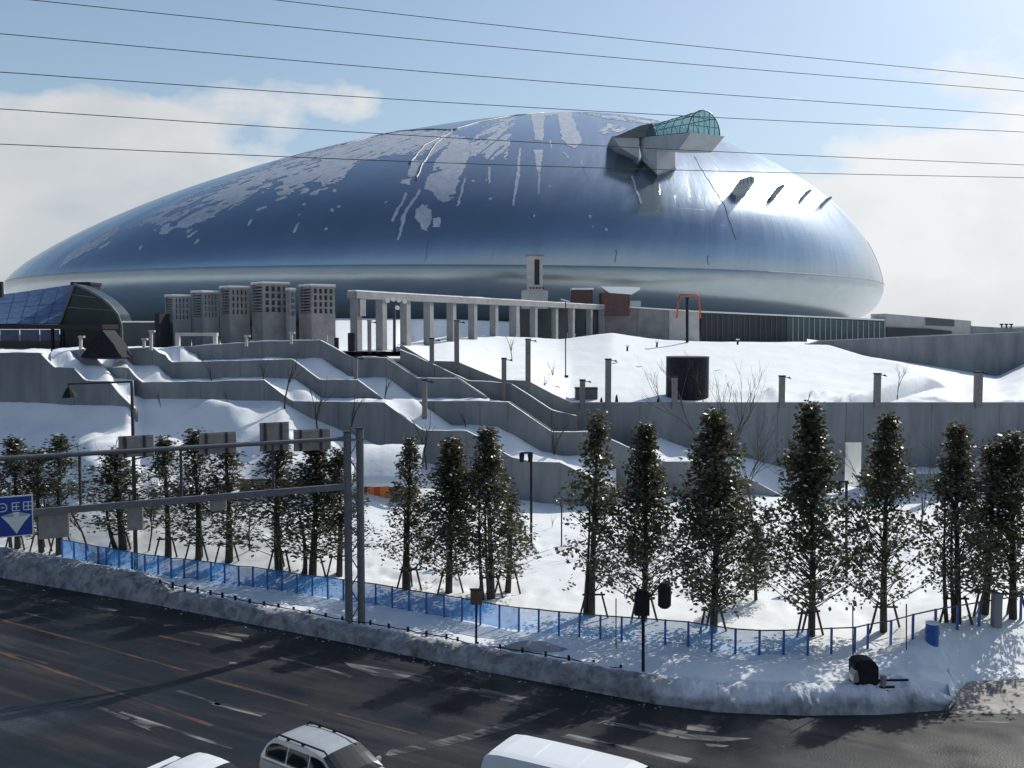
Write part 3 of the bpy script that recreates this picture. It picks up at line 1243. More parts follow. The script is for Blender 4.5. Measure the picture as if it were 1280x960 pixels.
dome = empty('arena_dome', (QC0, YC, 11.8), 'huge silver steel dome arena with snow patches on its roof', 'arena')
NT, NS = 384, 110
sv = 1 - np.linspace(0, 1, NS) ** 1.35
sv[-1] = 0.004
thv = np.linspace(0, 2 * np.pi, NT, endpoint=False)
SS, TT = np.meshgrid(sv, thv, indexing='ij')
pts = shell(TT, SS)
faces = []
for i in range(NS - 1):
    for j in range(NT):
        j2 = (j + 1) % NT
        faces.append((i * NT + j, i * NT + j2, (i + 1) * NT + j2, (i + 1) * NT + j))
me = bpy.data.meshes.new('shell')
me.from_pydata(pts.reshape(-1, 3).tolist(), [], faces + [tuple((NS - 1) * NT + j for j in range(NT))])
me.materials.append(M['dome'])
me.polygons.foreach_set('use_smooth', [True] * len(me.polygons))
uvl = me.uv_layers.new(name='UVMap')
uvs = np.zeros((len(me.loops), 2))
li = 0
for i in range(NS - 1):
    for j in range(NT):
        for (ii, jj) in ((i, j), (i, j + 1), (i + 1, j + 1), (i + 1, j)):
            uvs[li] = (jj / NT, sv[ii])
            li += 1
uvl.data.foreach_set('uv', uvs.ravel())
me.update()
link('shell', me, dome)

# rim that curls under
rim_prof = [(1.0, 0.03), (1.0008, -0.4), (1.0012, -0.9), (1.0008, -1.5), (0.999, -2.3), (0.9955, -3.3), (0.9895, -4.5), (0.980, -5.7), (0.965, -6.9), (0.94, -8.1), (0.91, -8.9), (0.87, -9.5)]
rows = []
for s_, dz in rim_prof:
    rows.append([(rim_x(s_, t), YC + QR0 * QBR * s_ * math.sin(t), QZ0 - 0.05 + dz) for t in np.linspace(0, 2 * np.pi, 257)])
link('rim', grid_mesh('rim', rows, M['rim_steel']), dome)
rows = []
for s_, z in ((0.885, 9.0), (0.885, QZ0 - 9.4)):
    rows.append([(rim_x(s_, t), YC + QR0 * QBR * s_ * math.sin(t), z) for t in np.linspace(0, 2 * np.pi, 129)])
link('base_wall', grid_mesh('base_wall', rows, M['base_glass'], smooth=False), dome)
mb = MB()
mb.tube([(rim_x(1.003, t), YC + QR0 * QBR * 1.003 * math.sin(t), QZ0 - 0.02) for t in np.linspace(0, 2 * np.pi, 257)], 0.035, 5, cap=False)
mb.build('rim_gutter', M['pole'], dome, smooth=True)
# lookup from photo pixel to shell parameters
fs_ = np.linspace(0.02, 1, 420)
ft_ = np.linspace(math.pi, 2 * math.pi, 1100)
FS, FT = np.meshgrid(fs_, ft_, indexing='ij')
FP = shell(FT, FS)
e_ = 1e-3
NU = shell(FT + e_, FS) - FP
NV = shell(FT, np.maximum(0.0005, FS - e_)) - FP
NN = np.cross(NU, NV)
NN /= np.linalg.norm(NN, axis=-1, keepdims=True) + 1e-12
if NN[..., 2].mean() < 0: NN = -NN
camv = np.array([0, 0, HC]) - FP
VIS = (NN * camv).sum(-1) > 0
FX, FY = proj(FP)
FXv = np.where(VIS, FX, 1e6)


def look(px, py):
    i = np.argmin((FXv - px) ** 2 + (FY - py) ** 2)
    i, j = np.unravel_index(i, FXv.shape)
    return Vector(FP[i, j]), Vector(NN[i, j]), FS[i, j], FT[i, j]


# snow patches lying on the shell -------------------------------------------------
def in_poly(x, y, poly):
    c = np.zeros(x.shape, bool)
    n = len(poly)
    for a in range(n):
        x1, y1 = poly[a]
        x2, y2 = poly[(a + 1) % n]
        if y1 == y2: continue
        k = ((y1 > y) != (y2 > y)) & (x < (x2 - x1) * (y - y1) / (y2 - y1) + x1)
        c ^= k
    return c


cs = np.linspace(0.03, 0.995, 620)
ct = np.linspace(math.pi * 0.97, 2 * math.pi * 1.02, 1500)
CS, CTh = np.meshgrid((cs[:-1] + cs[1:]) / 2, (ct[:-1] + ct[1:]) / 2, indexing='ij')
CP = shell(CTh, CS)
CX, CY = proj(CP)
rs_np = np.random.RandomState(3)


def vnoise(freq_s, freq_t, seed):
    """smooth value noise over the (s, theta) grid"""
    r_ = np.random.RandomState(seed)
    g = r_.rand(freq_s + 2, freq_t + 2)
    a = np.linspace(0, freq_s, CS.shape[0])
    b = np.linspace(0, freq_t, CS.shape[1])
    ia, ib = a.astype(int), b.astype(int)
    fa, fb = a - ia, b - ib
    fa, fb = fa * fa * (3 - 2 * fa), fb * fb * (3 - 2 * fb)
    g00 = g[np.ix_(ia, ib)]
    g01 = g[np.ix_(ia, ib + 1)]
    g10 = g[np.ix_(ia + 1, ib)]
    g11 = g[np.ix_(ia + 1, ib + 1)]
    fa = fa[:, None]
    fb = fb[None]
    return (g00 * (1 - fb) + g01 * fb) * (1 - fa) + (g10 * (1 - fb) + g11 * fb) * fa


NZ1 = vnoise(60, 300, 1) * .6 + vnoise(200, 700, 2) * .4
NZ2 = vnoise(30, 90, 4) * .5 + vnoise(110, 300, 5) * .5
NZ3 = vnoise(24, 420, 8) * .65 + vnoise(90, 700, 9) * .35
used_cells = np.zeros(CS.shape, bool)


def Z1(p): return [(x * .336, 120 + y * .336) for x, y in p]


def Z2(p): return [(400 + x * .336, 120 + y * .336) for x, y in p]


def thick_line(p, w):
    """polygon round a pixel polyline"""
    L_, R_ = [], []
    for i, (x, y) in enumerate(p):
        a = p[max(0, i - 1)]
        b = p[min(len(p) - 1, i + 1)]
        dx, dy = b[0] - a[0], b[1] - a[1]
        l = math.hypot(dx, dy) or 1
        k = w / 2 * (1 if 0 < i < len(p) - 1 else 0.45)
        L_.append((x - dy / l * k, y + dx / l * k))
        R_.append((x + dy / l * k, y - dx / l * k))
    return L_ + R_[::-1]


def snow_patch(polys, thr, nz, warp=3.0):
    global used_cells
    wx = (NZ2 - .5) * warp * 2.6
    wy = (NZ1 - .5) * warp * 2.6
    msk = np.zeros(CS.shape, bool)
    for p in polys:
        msk |= in_poly(CX + wx, CY + wy, p)
    msk &= nz > thr
    msk &= ~used_cells
    used_cells |= msk
    lab = -np.ones(msk.shape, int)
    comps = []
    for i, j in np.argwhere(msk):
        if lab[i, j] >= 0: continue
        st = [(int(i), int(j))]
        lab[i, j] = len(comps)
        c_ = []
        while st:
            y_, x_ = st.pop()
            c_.append((y_, x_))
            for dy, dx in ((1, 0), (-1, 0), (0, 1), (0, -1)):
                y2, x2 = y_ + dy, x_ + dx
                if 0 <= y2 < msk.shape[0] and 0 <= x2 < msk.shape[1] and msk[y2, x2] and lab[y2, x2] < 0:
                    lab[y2, x2] = len(comps)
                    st.append((y2, x2))
        comps.append(c_)
    for c_ in comps:
        if len(c_) >= 26: patch_mesh(c_, msk)
        else: SPECKS.extend(c_)


SPECKS = []


def patch_mesh(idx, msk, name='snow_patch'):
    vid = {}
    v, f = [], []

    def vert(i, j, up):
        k = (i, j, up)
        if k not in vid:
            p = shell(np.array(ct[j]), np.array(cs[i]))
            n = Vector((math.cos(ct[j]) * .6, math.sin(ct[j]) * .6, 1)).normalized()
            h = (0.055 if up else -0.05)
            vid[k] = len(v)
            v.append((p[0] + n.x * h, p[1] + n.y * h, p[2] + n.z * h))
        return vid[k]
    own = set(idx)
    for i, j in idx:
        f.append([vert(i + 1, j, 1), vert(i + 1, j + 1, 1), vert(i, j + 1, 1), vert(i, j, 1)])
        for (di, dj, e0, e1) in ((-1, 0, (i, j), (i, j + 1)), (1, 0, (i + 1, j), (i + 1, j + 1)), (0, -1, (i, j), (i + 1, j)), (0, 1, (i, j + 1), (i + 1, j + 1))):
            if (i + di, j + dj) not in own:
                f.append([vert(*e0, 1), vert(*e1, 1), vert(*e1, 0), vert(*e0, 0)])
    me = bpy.data.meshes.new(name)
    me.from_pydata(v, [], f)
    me.materials.append(M['snow_roof'])
    bm_ = bmesh.new()
    bm_.from_mesh(me)
    bmesh.ops.recalc_face_normals(bm_, faces=bm_.faces)
    bm_.to_mesh(me)
    bm_.free()
    return link(name, me, dome)


M['snow_roof'] = make_clear('roof_snow', (0.66, 0.70, 0.76), 0.72, 0.7)
[n_ for n_ in M['snow_roof'].node_tree.nodes if n_.type == 'TEX_NOISE'][0].inputs['Scale'].default_value = 0.8
[n_ for n_ in M['snow_roof'].node_tree.nodes if n_.type == 'MAP_RANGE'][0].inputs['To Min'].default_value = 0.35
[n_ for n_ in M['snow_roof'].node_tree.nodes if n_.type == 'MAP_RANGE'][0].inputs['To Max'].default_value = 1.0
# left flank
snow_patch([Z1([(480, 495), (600, 425), (700, 385), (830, 325), (1000, 268), (1100, 225), (1285, 180), (1285, 300), (1250, 320), (1180, 365), (1150, 365), (1200, 342), (1060, 370), (985, 350),
               (900, 390), (830, 420), (805, 432), (740, 465), (700, 502), (668, 490), (620, 515), (590, 515), (610, 480), (540, 472)])], 0.40, NZ2, 5)
snow_patch([Z1([(225, 640), (250, 600), (330, 550), (440, 485), (450, 500), (340, 570), (270, 605)]), Z1(thick_line([(370, 565), (405, 548)], 16)), Z1(thick_line([(725, 548), (740, 535)], 12)),
            Z1(thick_line([(958, 425), (990, 410)], 16)), Z1(thick_line([(1028, 388), (1062, 375)], 18)), Z1(thick_line([(1155, 368), (1198, 348)], 14)),
            Z1(thick_line([(1090, 512), (1108, 472)], 12)), Z1(thick_line([(925, 482), (936, 462)], 13)), Z1(thick_line([(700, 528), (730, 503)], 14)), Z1(thick_line([(518, 566), (530, 552)], 10))], 0.12, NZ2, 1.5)
# the pale upper left sheet
snow_patch([Z2([(0, 205), (80, 182), (300, 130), (490, 132), (470, 160), (430, 188), (380, 217), (250, 225), (150, 242), (70, 300), (0, 345)])], 0.35, NZ3, 4)
# centre bands
snow_patch([Z2([(505, 150), (560, 165), (550, 235), (522, 300), (492, 380), (455, 402), (420, 362), (390, 330), (420, 260), (470, 190)])], 0.22, NZ2, 3)
snow_patch([Z2([(340, 242), (385, 238), (355, 300), (325, 298)]), Z2([(308, 312), (340, 308), (334, 330), (305, 332)]), Z2(thick_line([(500, 150), (440, 190), (400, 225)], 22)),
            Z2(thick_line([(320, 362), (272, 465)], 16)), Z2(thick_line([(372, 345), (318, 440), (290, 535)], 12)),
            Z2([(362, 420), (385, 405), (412, 430), (410, 470), (400, 497), (380, 490), (355, 455)]), Z2([(420, 455), (446, 455), (446, 485), (425, 488)])], 0.15, NZ2, 2)
snow_patch([Z2([(550, 232), (562, 170), (620, 108), (725, 78), (705, 150), (695, 240), (640, 238), (590, 215)])], 0.52, NZ3, 3)
snow_patch([Z2(thick_line([(745, 190), (735, 300), (720, 410)], 11)), Z2(thick_line([(632, 262), (628, 325)], 11)), Z2(thick_line([(540, 308), (510, 412)], 10)),
            Z2([(785, 64), (880, 56), (880, 70), (832, 76), (828, 165), (800, 165), (788, 90)]), Z2([(795, 200), (828, 200), (816, 290), (806, 270)]), Z2(thick_line([(815, 290), (815, 364)], 9)),
            Z2(thick_line([(970, 238), (1000, 315)], 8)), Z2(thick_line([(1148, 215), (1178, 252)], 11)), Z2(thick_line([(1158, 298), (1196, 402)], 11)),
            Z2(thick_line([(905, 205), (925, 232)], 9)), Z2(thick_line([(858, 165), (858, 195)], 10))], 0.12, NZ1, 1.2)
snow_patch([Z2([(880, 60), (932, 58), (976, 178), (945, 192), (902, 172)])], 0.1, NZ2, 2)
snow_patch([Z2([(1036, 135), (1080, 100), (1150, 126), (1080, 142)]), Z2([(940, 58), (1130, 78), (1260, 95), (1230, 104), (1080, 84)])], 0.3, NZ2, 2)
dots = []
r3 = random.Random(11)
for _ in range(26):
    x, y = r3.uniform(130, 760), r3.uniform(215, 300)
    if x < 400: y = 215 + (400 - x) * .12 + r3.uniform(0, 60)
    w_ = r3.uniform(.7, 1.5)
    dots.append([(x - w_, y - w_), (x + w_, y - w_), (x + w_, y + w_), (x - w_, y + w_)])
snow_patch(dots, 0.0, NZ1, 0.5)
if SPECKS: tag(patch_mesh(list(dict.fromkeys(SPECKS)), None, 'snow_specks'), kind='stuff')

# raised seams on the shell
SEAMS = [[(427, 182), (462, 172), (500, 164), (540, 162), (565, 163)], [(565, 163), (545, 180), (528, 205), (520, 225)], [(565, 165), (530, 182), (512, 205)], [(565, 163), (600, 152.5), (640, 145), (680, 141)],
         [(770, 312), (769, 330)], [(885, 318), (885, 333)], [(905, 256), (920, 300)], [(868, 196), (882, 220), (905, 256)], [(1085, 300), (1100, 330), (1107, 360)], [(535, 300), (531, 328)]]
for sq in SEAMS:
    pts_ = []
    for (x0, y0), (x1, y1) in zip(sq, sq[1:]):
        for k in range(5):
            p, n, s_, t_ = look(x0 + (x1 - x0) * k / 5, y0 + (y1 - y0) * k / 5)
            pts_.append(p + n * 0.05)
    p, n, s_, t_ = look(*sq[-1])
    pts_.append(p + n * 0.05)
    mb = MB()
    mb.tube(pts_, 0.17 if sq[0][1] < 190 and sq[0][0] < 600 else 0.04, 5)
    mb.build('seam', M['pole'], dome, smooth=True)

# small hooded vents on the right flank
for (x, y, w, h) in [(921, 243, 31, 25), (966, 245, 14, 11), (1002, 249, 9, 7), (1027, 257, 9, 7)]:
    p, n, s_, t_ = look(x, y)
    k = p.y / F
    ww, hh = w * k, h * k
    right = Vector((1, 0.15, 0)).normalized()
    up = Vector((0, 0, 1))
    out = Vector((-n.y * 0, -1, 0))
    mb = MB()
    c = p + n * 0.1
    prof = [(-0.5, -0.5), (0.02, -0.22), (0.28, -0.02), (0.32, 0.12), (0.5, 0.16), (0.5, 0.42), (0.36, 0.52), (-0.02, 0.46), (-0.12, 0.30)]
    a = [c + right * (u * ww) + up * (v_ * hh) - n * 1.2 for u, v_ in prof]
    b = [c + right * (u * ww * .96) + up * (v_ * hh * .96) + n * (0.4 + 1.4 * max(0, u + .5)) for u, v_ in prof]
    m_ = len(prof)
    mb.poly(a + b, [tuple(range(m_, 2 * m_))] + [(i, (i + 1) % m_, (i + 1) % m_ + m_, i + m_) for i in range(m_)])
    ob = mb.build('roof_vent', M['rim_steel'], dome)
    mb = MB()
    for kk in range(4):
        uu = -0.02 + 0.13 * kk
        q0 = c + right * (uu * ww) + up * (0.2 * hh) + n * (0.45 + 1.4 * (uu + .5))
        mb.bar(q0, q0 + up * (0.24 * hh), 0.12)
    mb.build('louvre', M['frame'], ob)

# observation deck and its glazed bridge
p0, n0, _, _ = look(830, 214)
YD = p0.y - 2.0


def D(x, y, dy=0): return P(x, y, YD + dy)


deck = empty('observation_deck', D(822, 212))
deck.parent = dome
deck.matrix_parent_inverse = full_matrix(dome).inverted()
mb = MB()
mb.prism([D(765, 170), D(799, 168), D(799, 198), D(790, 193), D(775, 184)], (0, 9, 0))
mb.build('machine_room', M['deck'], deck)
mb = MB()
mb.prism([D(768, 171, -.5), D(800, 157, -.5), D(815, 154, -.5), D(822, 172, -.5), D(800, 172, -.5)], (0, 8, 0))
mb.build('lower_roof', M['frame'], deck)
mb = MB()
q = [D(799, 183, 1), D(821, 182, -2.5), D(844, 182, 1.5), D(844, 208, 1.5), D(821, 217, -2.5), D(803, 200, 1)]
mb.poly(q + [v_ + Vector((1.5, 7, 0)) for v_ in q], [(0, 1, 4, 5), (1, 2, 3, 4), (0, 6, 7, 1), (1, 7, 8, 2), (2, 8, 9, 3), (3, 9, 10, 4), (4, 10, 11, 5), (5, 11, 6, 0), (6, 7, 10, 11), (7, 8, 9, 10)])
mb.build('pier', M['deck'], deck)
va, vb = D(812, 173, 2), D(880, 168, -11)
ax_ = (vb - va).normalized()
side_ = Vector((ax_.y, -ax_.x, 0)).normalized()
if side_.y > 0: side_ = -side_
up_ = Vector((0, 0, 1))
secs = []
NSEG, NARC = 12, 12


def vault_r(t): return 1.9 + 1.3 * t, 2.1 + 1.7 * t


for i in range(NSEG + 1):
    t = i / NSEG
    c = va.lerp(vb, t)
    rr, hh = vault_r(t)
    secs.append([c + side_ * (rr * math.cos(math.pi * j / NARC)) + up_ * (hh * math.sin(math.pi * j / NARC)) for j in range(NARC + 1)])
link('glass_vault', grid_mesh('glass_vault', secs, M['vault_glass']), deck)
for i in range(0, NSEG + 1, 2):
    mb = MB()
    mb.tube(secs[i], 0.11 if i in (0, NSEG) else 0.06, 4)
    mb.build('rib', M['frame'], deck)
mb = MB()
for j in range(0, NARC + 1, 3):
    mb.tube([s_[j] for s_ in secs], 0.07, 4)
mb.build('purlins', M['frame'], deck)
mb = MB()
end = secs[-1]
rr, hh = vault_r(1)
for k in (-.66, -.33, 0, .33, .66):
    q = vb + side_ * (rr * k)
    mb.bar(q, q + up_ * (hh * math.sqrt(1 - k * k)), .09)
for k in (.33, .66):
    ww = rr * math.sqrt(1 - k * k)
    mb.bar(vb + up_ * (hh * k) + side_ * ww, vb + up_ * (hh * k) - side_ * ww, .09)
mb.build('end_frame', M['frame'], deck)
mb = MB()
mb.face(*end)
mb.build('end_pane', M['vault_glass'], deck)
mb = MB()
vs_ = []
for t, lo, adv in ((-.12, 1.2, 0), (.4, 2.4, 0), (1.0, 2.5, -2.2)):
    c = va.lerp(vb, t) - up_ * .05
    rr, hh = vault_r(t)
    cl = c + ax_ * adv - up_ * lo
    vs_ += [c + side_ * rr * 1.06 + ax_ * (1.0 if t == 1 else 0), c - side_ * rr * 1.06 + ax_ * (1.0 if t == 1 else 0), cl - side_ * rr, cl + side_ * rr]
fs = [(0, 1, 2, 3), (11, 10, 9, 8)]
for i in range(2):
    for j in range(4):
        j2 = (j + 1) % 4
        fs.append((i * 4 + j, i * 4 + j2, i * 4 + 4 + j2, i * 4 + 4 + j))
mb.poly(vs_, fs)
mb.build('slab', M['deck'], deck)


# ------------------------------------------------------------------ plaza buildings
def boxpx(mb, x0, y0, x1, y1, Y, depth, extra_down=0):
    """box whose front face spans pixels at depth Y"""
    a, b = P(x0, y0, Y), P(x1, y1, Y)
    mb.box(((a.x + b.x) / 2, Y + depth / 2, (a.z + b.z) / 2 - extra_down / 2), (b.x - a.x, depth, a.z - b.z + extra_down))
    return mb


# colonnade
U0 = (440 - 640) / F


def col_line(px):
    u = (px - 640) / F
    return (84 - 2.18 * U0 * 84) / (1 - 2.18 * u)


colon = empty('colonnade', P(446, 432, 84), 'long pale concrete colonnade standing before the dome', 'colonnade')
zt = P(440, 364, 84).z
ang = math.atan(2.18)
pa_, pb_ = P(440, 380, col_line(440)), P(757, 380, col_line(757))
a_, b_ = Vector((pa_.x, pa_.y, zt - 0.3)), Vector((pb_.x, pb_.y, zt - 0.3))
mb = MB()
mb.bar(a_, b_, 1.0, 0.6)
mb.build('beam', M['column'], colon)
mb = MB()
for k in range(40):
    t0, t1 = k / 40, (k + 1) / 40
    h = 0.10 + .05 * fbm(k * .4, 0, 1)
    mb.bar(a_.lerp(b_, t0) + Vector((0, 0, .3 + h / 2)), a_.lerp(b_, t1) + Vector((0, 0, .3 + h / 2)), 0.85, h)
mb.build('snow_cap', M['snow'], colon)
mb = MB()
for px in (445.5, 477, 507, 536, 564.5, 591, 617.5, 643, 667, 693, 714, 736.5, 752):
    y = col_line(px)
    x = (px - 640) / F * y
    mb = MB()
    w_ = 0.72 if px not in (643,) else 0.9
    mb.box((x, y, (zt - 0.6 + 11.2) / 2), (w_, w_, zt - 0.6 - 11.2), ang)
    mb.build('column', M['column'], colon)
# shade panel at the first bay
mb = MB()
y = col_line(447)
x = (447 - 640) / F * y
mb.box((x + .1, y + .1, zt - 1.35), (0.9, 0.9, 1.45), ang)
mb.build('column_head', M['column'], colon)
# glass doors behind the right bays
for k, (x0, x1) in enumerate([(650, 664), (672, 689), (698, 709), (720, 731), (742, 751)]):
    mb = MB()
    boxpx(mb, x0, 386, x1, 424, col_line((x0 + x1) / 2) + 2.2, 0.2)
    mb.build('glass_bay', M['green_glass'] if k % 2 else M['base_glass'], colon)

# plain wall that continues the colonnade
pw = empty('plaza_wall', P(756, 425, 143), 'plain pale grey wall continuing right from the colonnade', 'wall')
for (x0, y0, x1, y1) in [(757, 383, 796, 386), (796.5, 386, 836, 388), (836.5, 388, 874, 390)]:
    mb = MB()
    mb.prism([P(x0, 432, 143), P(x1, 432, 143), P(x1, y1, 143), P(x0, y0, 143)], (0, 0.6, 0))
    mb.build('panel', M['concrete_pale'] if x0 > 830 else M['concrete_warm'], pw)
mb = MB()
mb.prism([P(757, 382.8, 143), P(874, 390, 143), P(874, 388.6, 143), P(757, 381, 143)], (0, .5, 0))
mb.build('snow_cap', M['snow'], pw)

# concrete flue tower
fl = empty('flue_tower', P(668, 380, 140), 'slim concrete flue tower with dark slot, above the colonnade', 'tower')
mb = MB()
boxpx(mb, 652, 363, 685, 392, 140, 3.6)
mb.build('base', M['concrete_pale'], fl)
mb = MB()
boxpx(mb, 658.5, 320, 668, 363, 139.6, 1.9)
boxpx(mb, 674.5, 320, 678.5, 363, 139.6, 1.9)
boxpx(mb, 668, 320, 674.5, 324, 139.6, 1.9)
boxpx(mb, 668, 356, 674.5, 363, 139.6, 1.9)
mb.build('shaft', M['concrete_pale'], fl)
mb = MB()
boxpx(mb, 668, 324, 674.5, 356, 140.6, .6)
mb.build('slot', M['door'], fl)
mb = MB()
boxpx(mb, 657.5, 318, 679.5, 320, 139.4, 2.3)
mb.build('coping', M['concrete'], fl)
mb = MB()
for k in range(5):
    boxpx(mb, 662 + 4 * k, 359, 664 + 4 * k, 361, 139.45, .12)
mb.build('bolt_row', M['dark'], fl)

# red-brown plant rooms
for (x0, y0, x1, y1, lab, slope) in [(716, 362, 741, 384, 'small red-brown plant room with a thin snow cap', 0), (752, 366, 787, 386, 'wider red-brown plant room under an overhanging snow slab', 1)]:
    r_ = empty('plant_room', P((x0 + x1) / 2, y1, 141), lab, 'plant room')
    mb = MB()
    boxpx(mb, x0, y0, x1, y1, 141, 4, 1)
    mb.build('body', M['brick'], r_)
    mb = MB()
    if slope:
        mb.prism([P(751, 358, 140.5), P(800, 359, 140.5), P(800, 362, 140.5), P(790, 368, 140.5), P(762, 366, 140.5)], (0, 5, 0))
    else:
        boxpx(mb, x0 - 1, y0 - 2.2, x1 + 1, y0, 140.8, 4.4)
    mb.build('snow_cap', M['snow'], r_)
    if slope:
        mb = MB()
        boxpx(mb, 787.5, 376, 801, 383, 140.8, 2)
        mb.build('cabinet', M['rim_steel'], r_)

# red tube arch with black pole
ar = empty('tube_arch', P(861, 390, 142), 'tall orange-red tubular arch on the plaza wall', 'arch')
mb = MB()
mb.tube([P(846, 398, 142), P(847.5, 380, 142), P(849, 370.5, 142), P(850.5, 368.5, 142), P(871, 368.5, 142), P(873, 370.5, 142), P(874.5, 382, 142), P(875.5, 398, 142)], 0.13, 6)
mb.build('tube', M['orange'], ar, smooth=True)
pl = empty('plaza_pole', P(859, 426, 118), 'thick black pole standing on the hill crest below the arch', 'pole')
mb = MB()
pb0, pt0 = P(859, 428, 108), P(859, 373, 108)
mb.tube([pb0, pt0], 0.16, 8)
mb.build('shaft', M['dark'], pl)
mb = MB()
mb.box((pt0.x, pt0.y, pt0.z + .06), (.4, .4, .12))
mb.build('cap', M['dark'], pl)

# glazed concourse at the right
cc = empty('concourse', P(985, 426, 147), 'long glazed concourse below the right side of the dome', 'building')
mb = MB()
mb.prism([P(876, 390.5, 147), P(1106, 401, 147), P(1106, 399, 147), P(876, 388.5, 147)], (0, 6, 0))
mb.build('roof', M['snow'], cc)
mb = MB()
mb.prism([P(876, 434, 150), P(1106, 434, 150), P(1106, 401, 150), P(876, 391, 150)], (0, 2, 0))
mb.build('back_wall', M['base_glass'], cc)
n = 34
for k in range(n):
    x0, x1 = 876 + 230 * k / n, 876 + 230 * (k + 1) / n
    ya, yb = 390.5 + 10.5 * k / n, 390.5 + 10.5 * (k + 1) / n
    mb = MB()
    mb.prism([P(x0 + .5, 433, 147), P(x1 - .5, 433, 147), P(x1 - .5, yb + 1, 147), P(x0 + .5, ya + 1, 147)], (0, .06, 0))
    mb.build('pane', M['wall_glass'] if k > 15 else M['base_glass'], cc)
    mb = MB()
    mb.bar(P(x1, 433, 146.9), P(x1, yb + 1, 146.9), 0.10)
    mb.build('mullion', M['frame'] if k < 16 else M['rim_steel'], cc)
for k, (x, w_) in enumerate([(984, 16), (1023, 10), (1040, 26), (1075, 12)]):
    mb = MB()
    boxpx(mb, x - w_ / 2, 408, x + w_ / 2, 430, 149, .4)
    mb.build('inner_screen', M['dark'], cc)

lb = empty('low_block', P(1170, 418, 148), 'long low grey block running right from the concourse', 'building')
for nm, m_, q in [('wall', M['concrete_pale'], [(1106.5, 401), (1102, 391), (1214, 400.5), (1214, 407), (1260, 410), (1260, 428), (1106.5, 428)]),
                  ('window_band', M['base_glass'], [(1108, 409), (1160, 411), (1190, 414), (1190, 417), (1108, 421)]),
                  ('dark_panel', M['door'], [(1158, 397), (1193, 400), (1193, 408), (1158, 406.5)])]:
    mb = MB()
    dd = 148 if nm == 'wall' else 147.7
    if nm == 'wall': q = [(1106.5, 428), (1106.5, 392), (1214, 401), (1214, 407.5), (1262, 410.5), (1262, 428)]
    mb.prism([P(x, y, dd) for x, y in q], (0, 6 if nm == 'wall' else .25, 0))
    mb.build(nm, m_, lb)
mb = MB()
mb.prism([P(1214.5, 407.4, 147.8), P(1330, 414, 147.8), P(1330, 420, 147.8), P(1214.5, 418, 147.8)], (0, 5, 0))
mb.build('annexe', M['concrete'], lb)
# small far masts near the right edge
for k, x in enumerate((1252, 1258, 1264)):
    r_ = empty('roof_mast', P(x, 411, 150), ('leftmost', 'middle', 'rightmost')[k] + ' of three tiny double-armed masts on the far roof', 'mast', 'tiny masts on the far roof line at right')
    mb = MB()
    mb.bar(P(x, 413, 150), P(x, 405.5, 150), .16)
    mb.build('shaft', M['dark'], r_)
    mb = MB()
    mb.bar(P(x - 2.2, 405.5, 150), P(x + 2.2, 405.5, 150), .2, .2)
    mb.build('arm', M['dark'], r_)
r_ = empty('far_house', P(1277, 415, 300), 'pale far building at the right edge with snowy roof', 'building')
mb = MB()
boxpx(mb, 1270, 409, 1310, 420, 300, 8)
mb.build('wall', M['concrete_pale'], r_)
mb = MB()
boxpx(mb, 1269, 407.6, 1311, 409, 299.6, 8.8)
mb.build('roof', M['snow'], r_)
for k in range(4):
    mb = MB()
    boxpx(mb, 1272 + 8 * k, 410.5, 1276 + 8 * k, 413, 299.9, .3)
    mb.build('window', M['door'], r_)


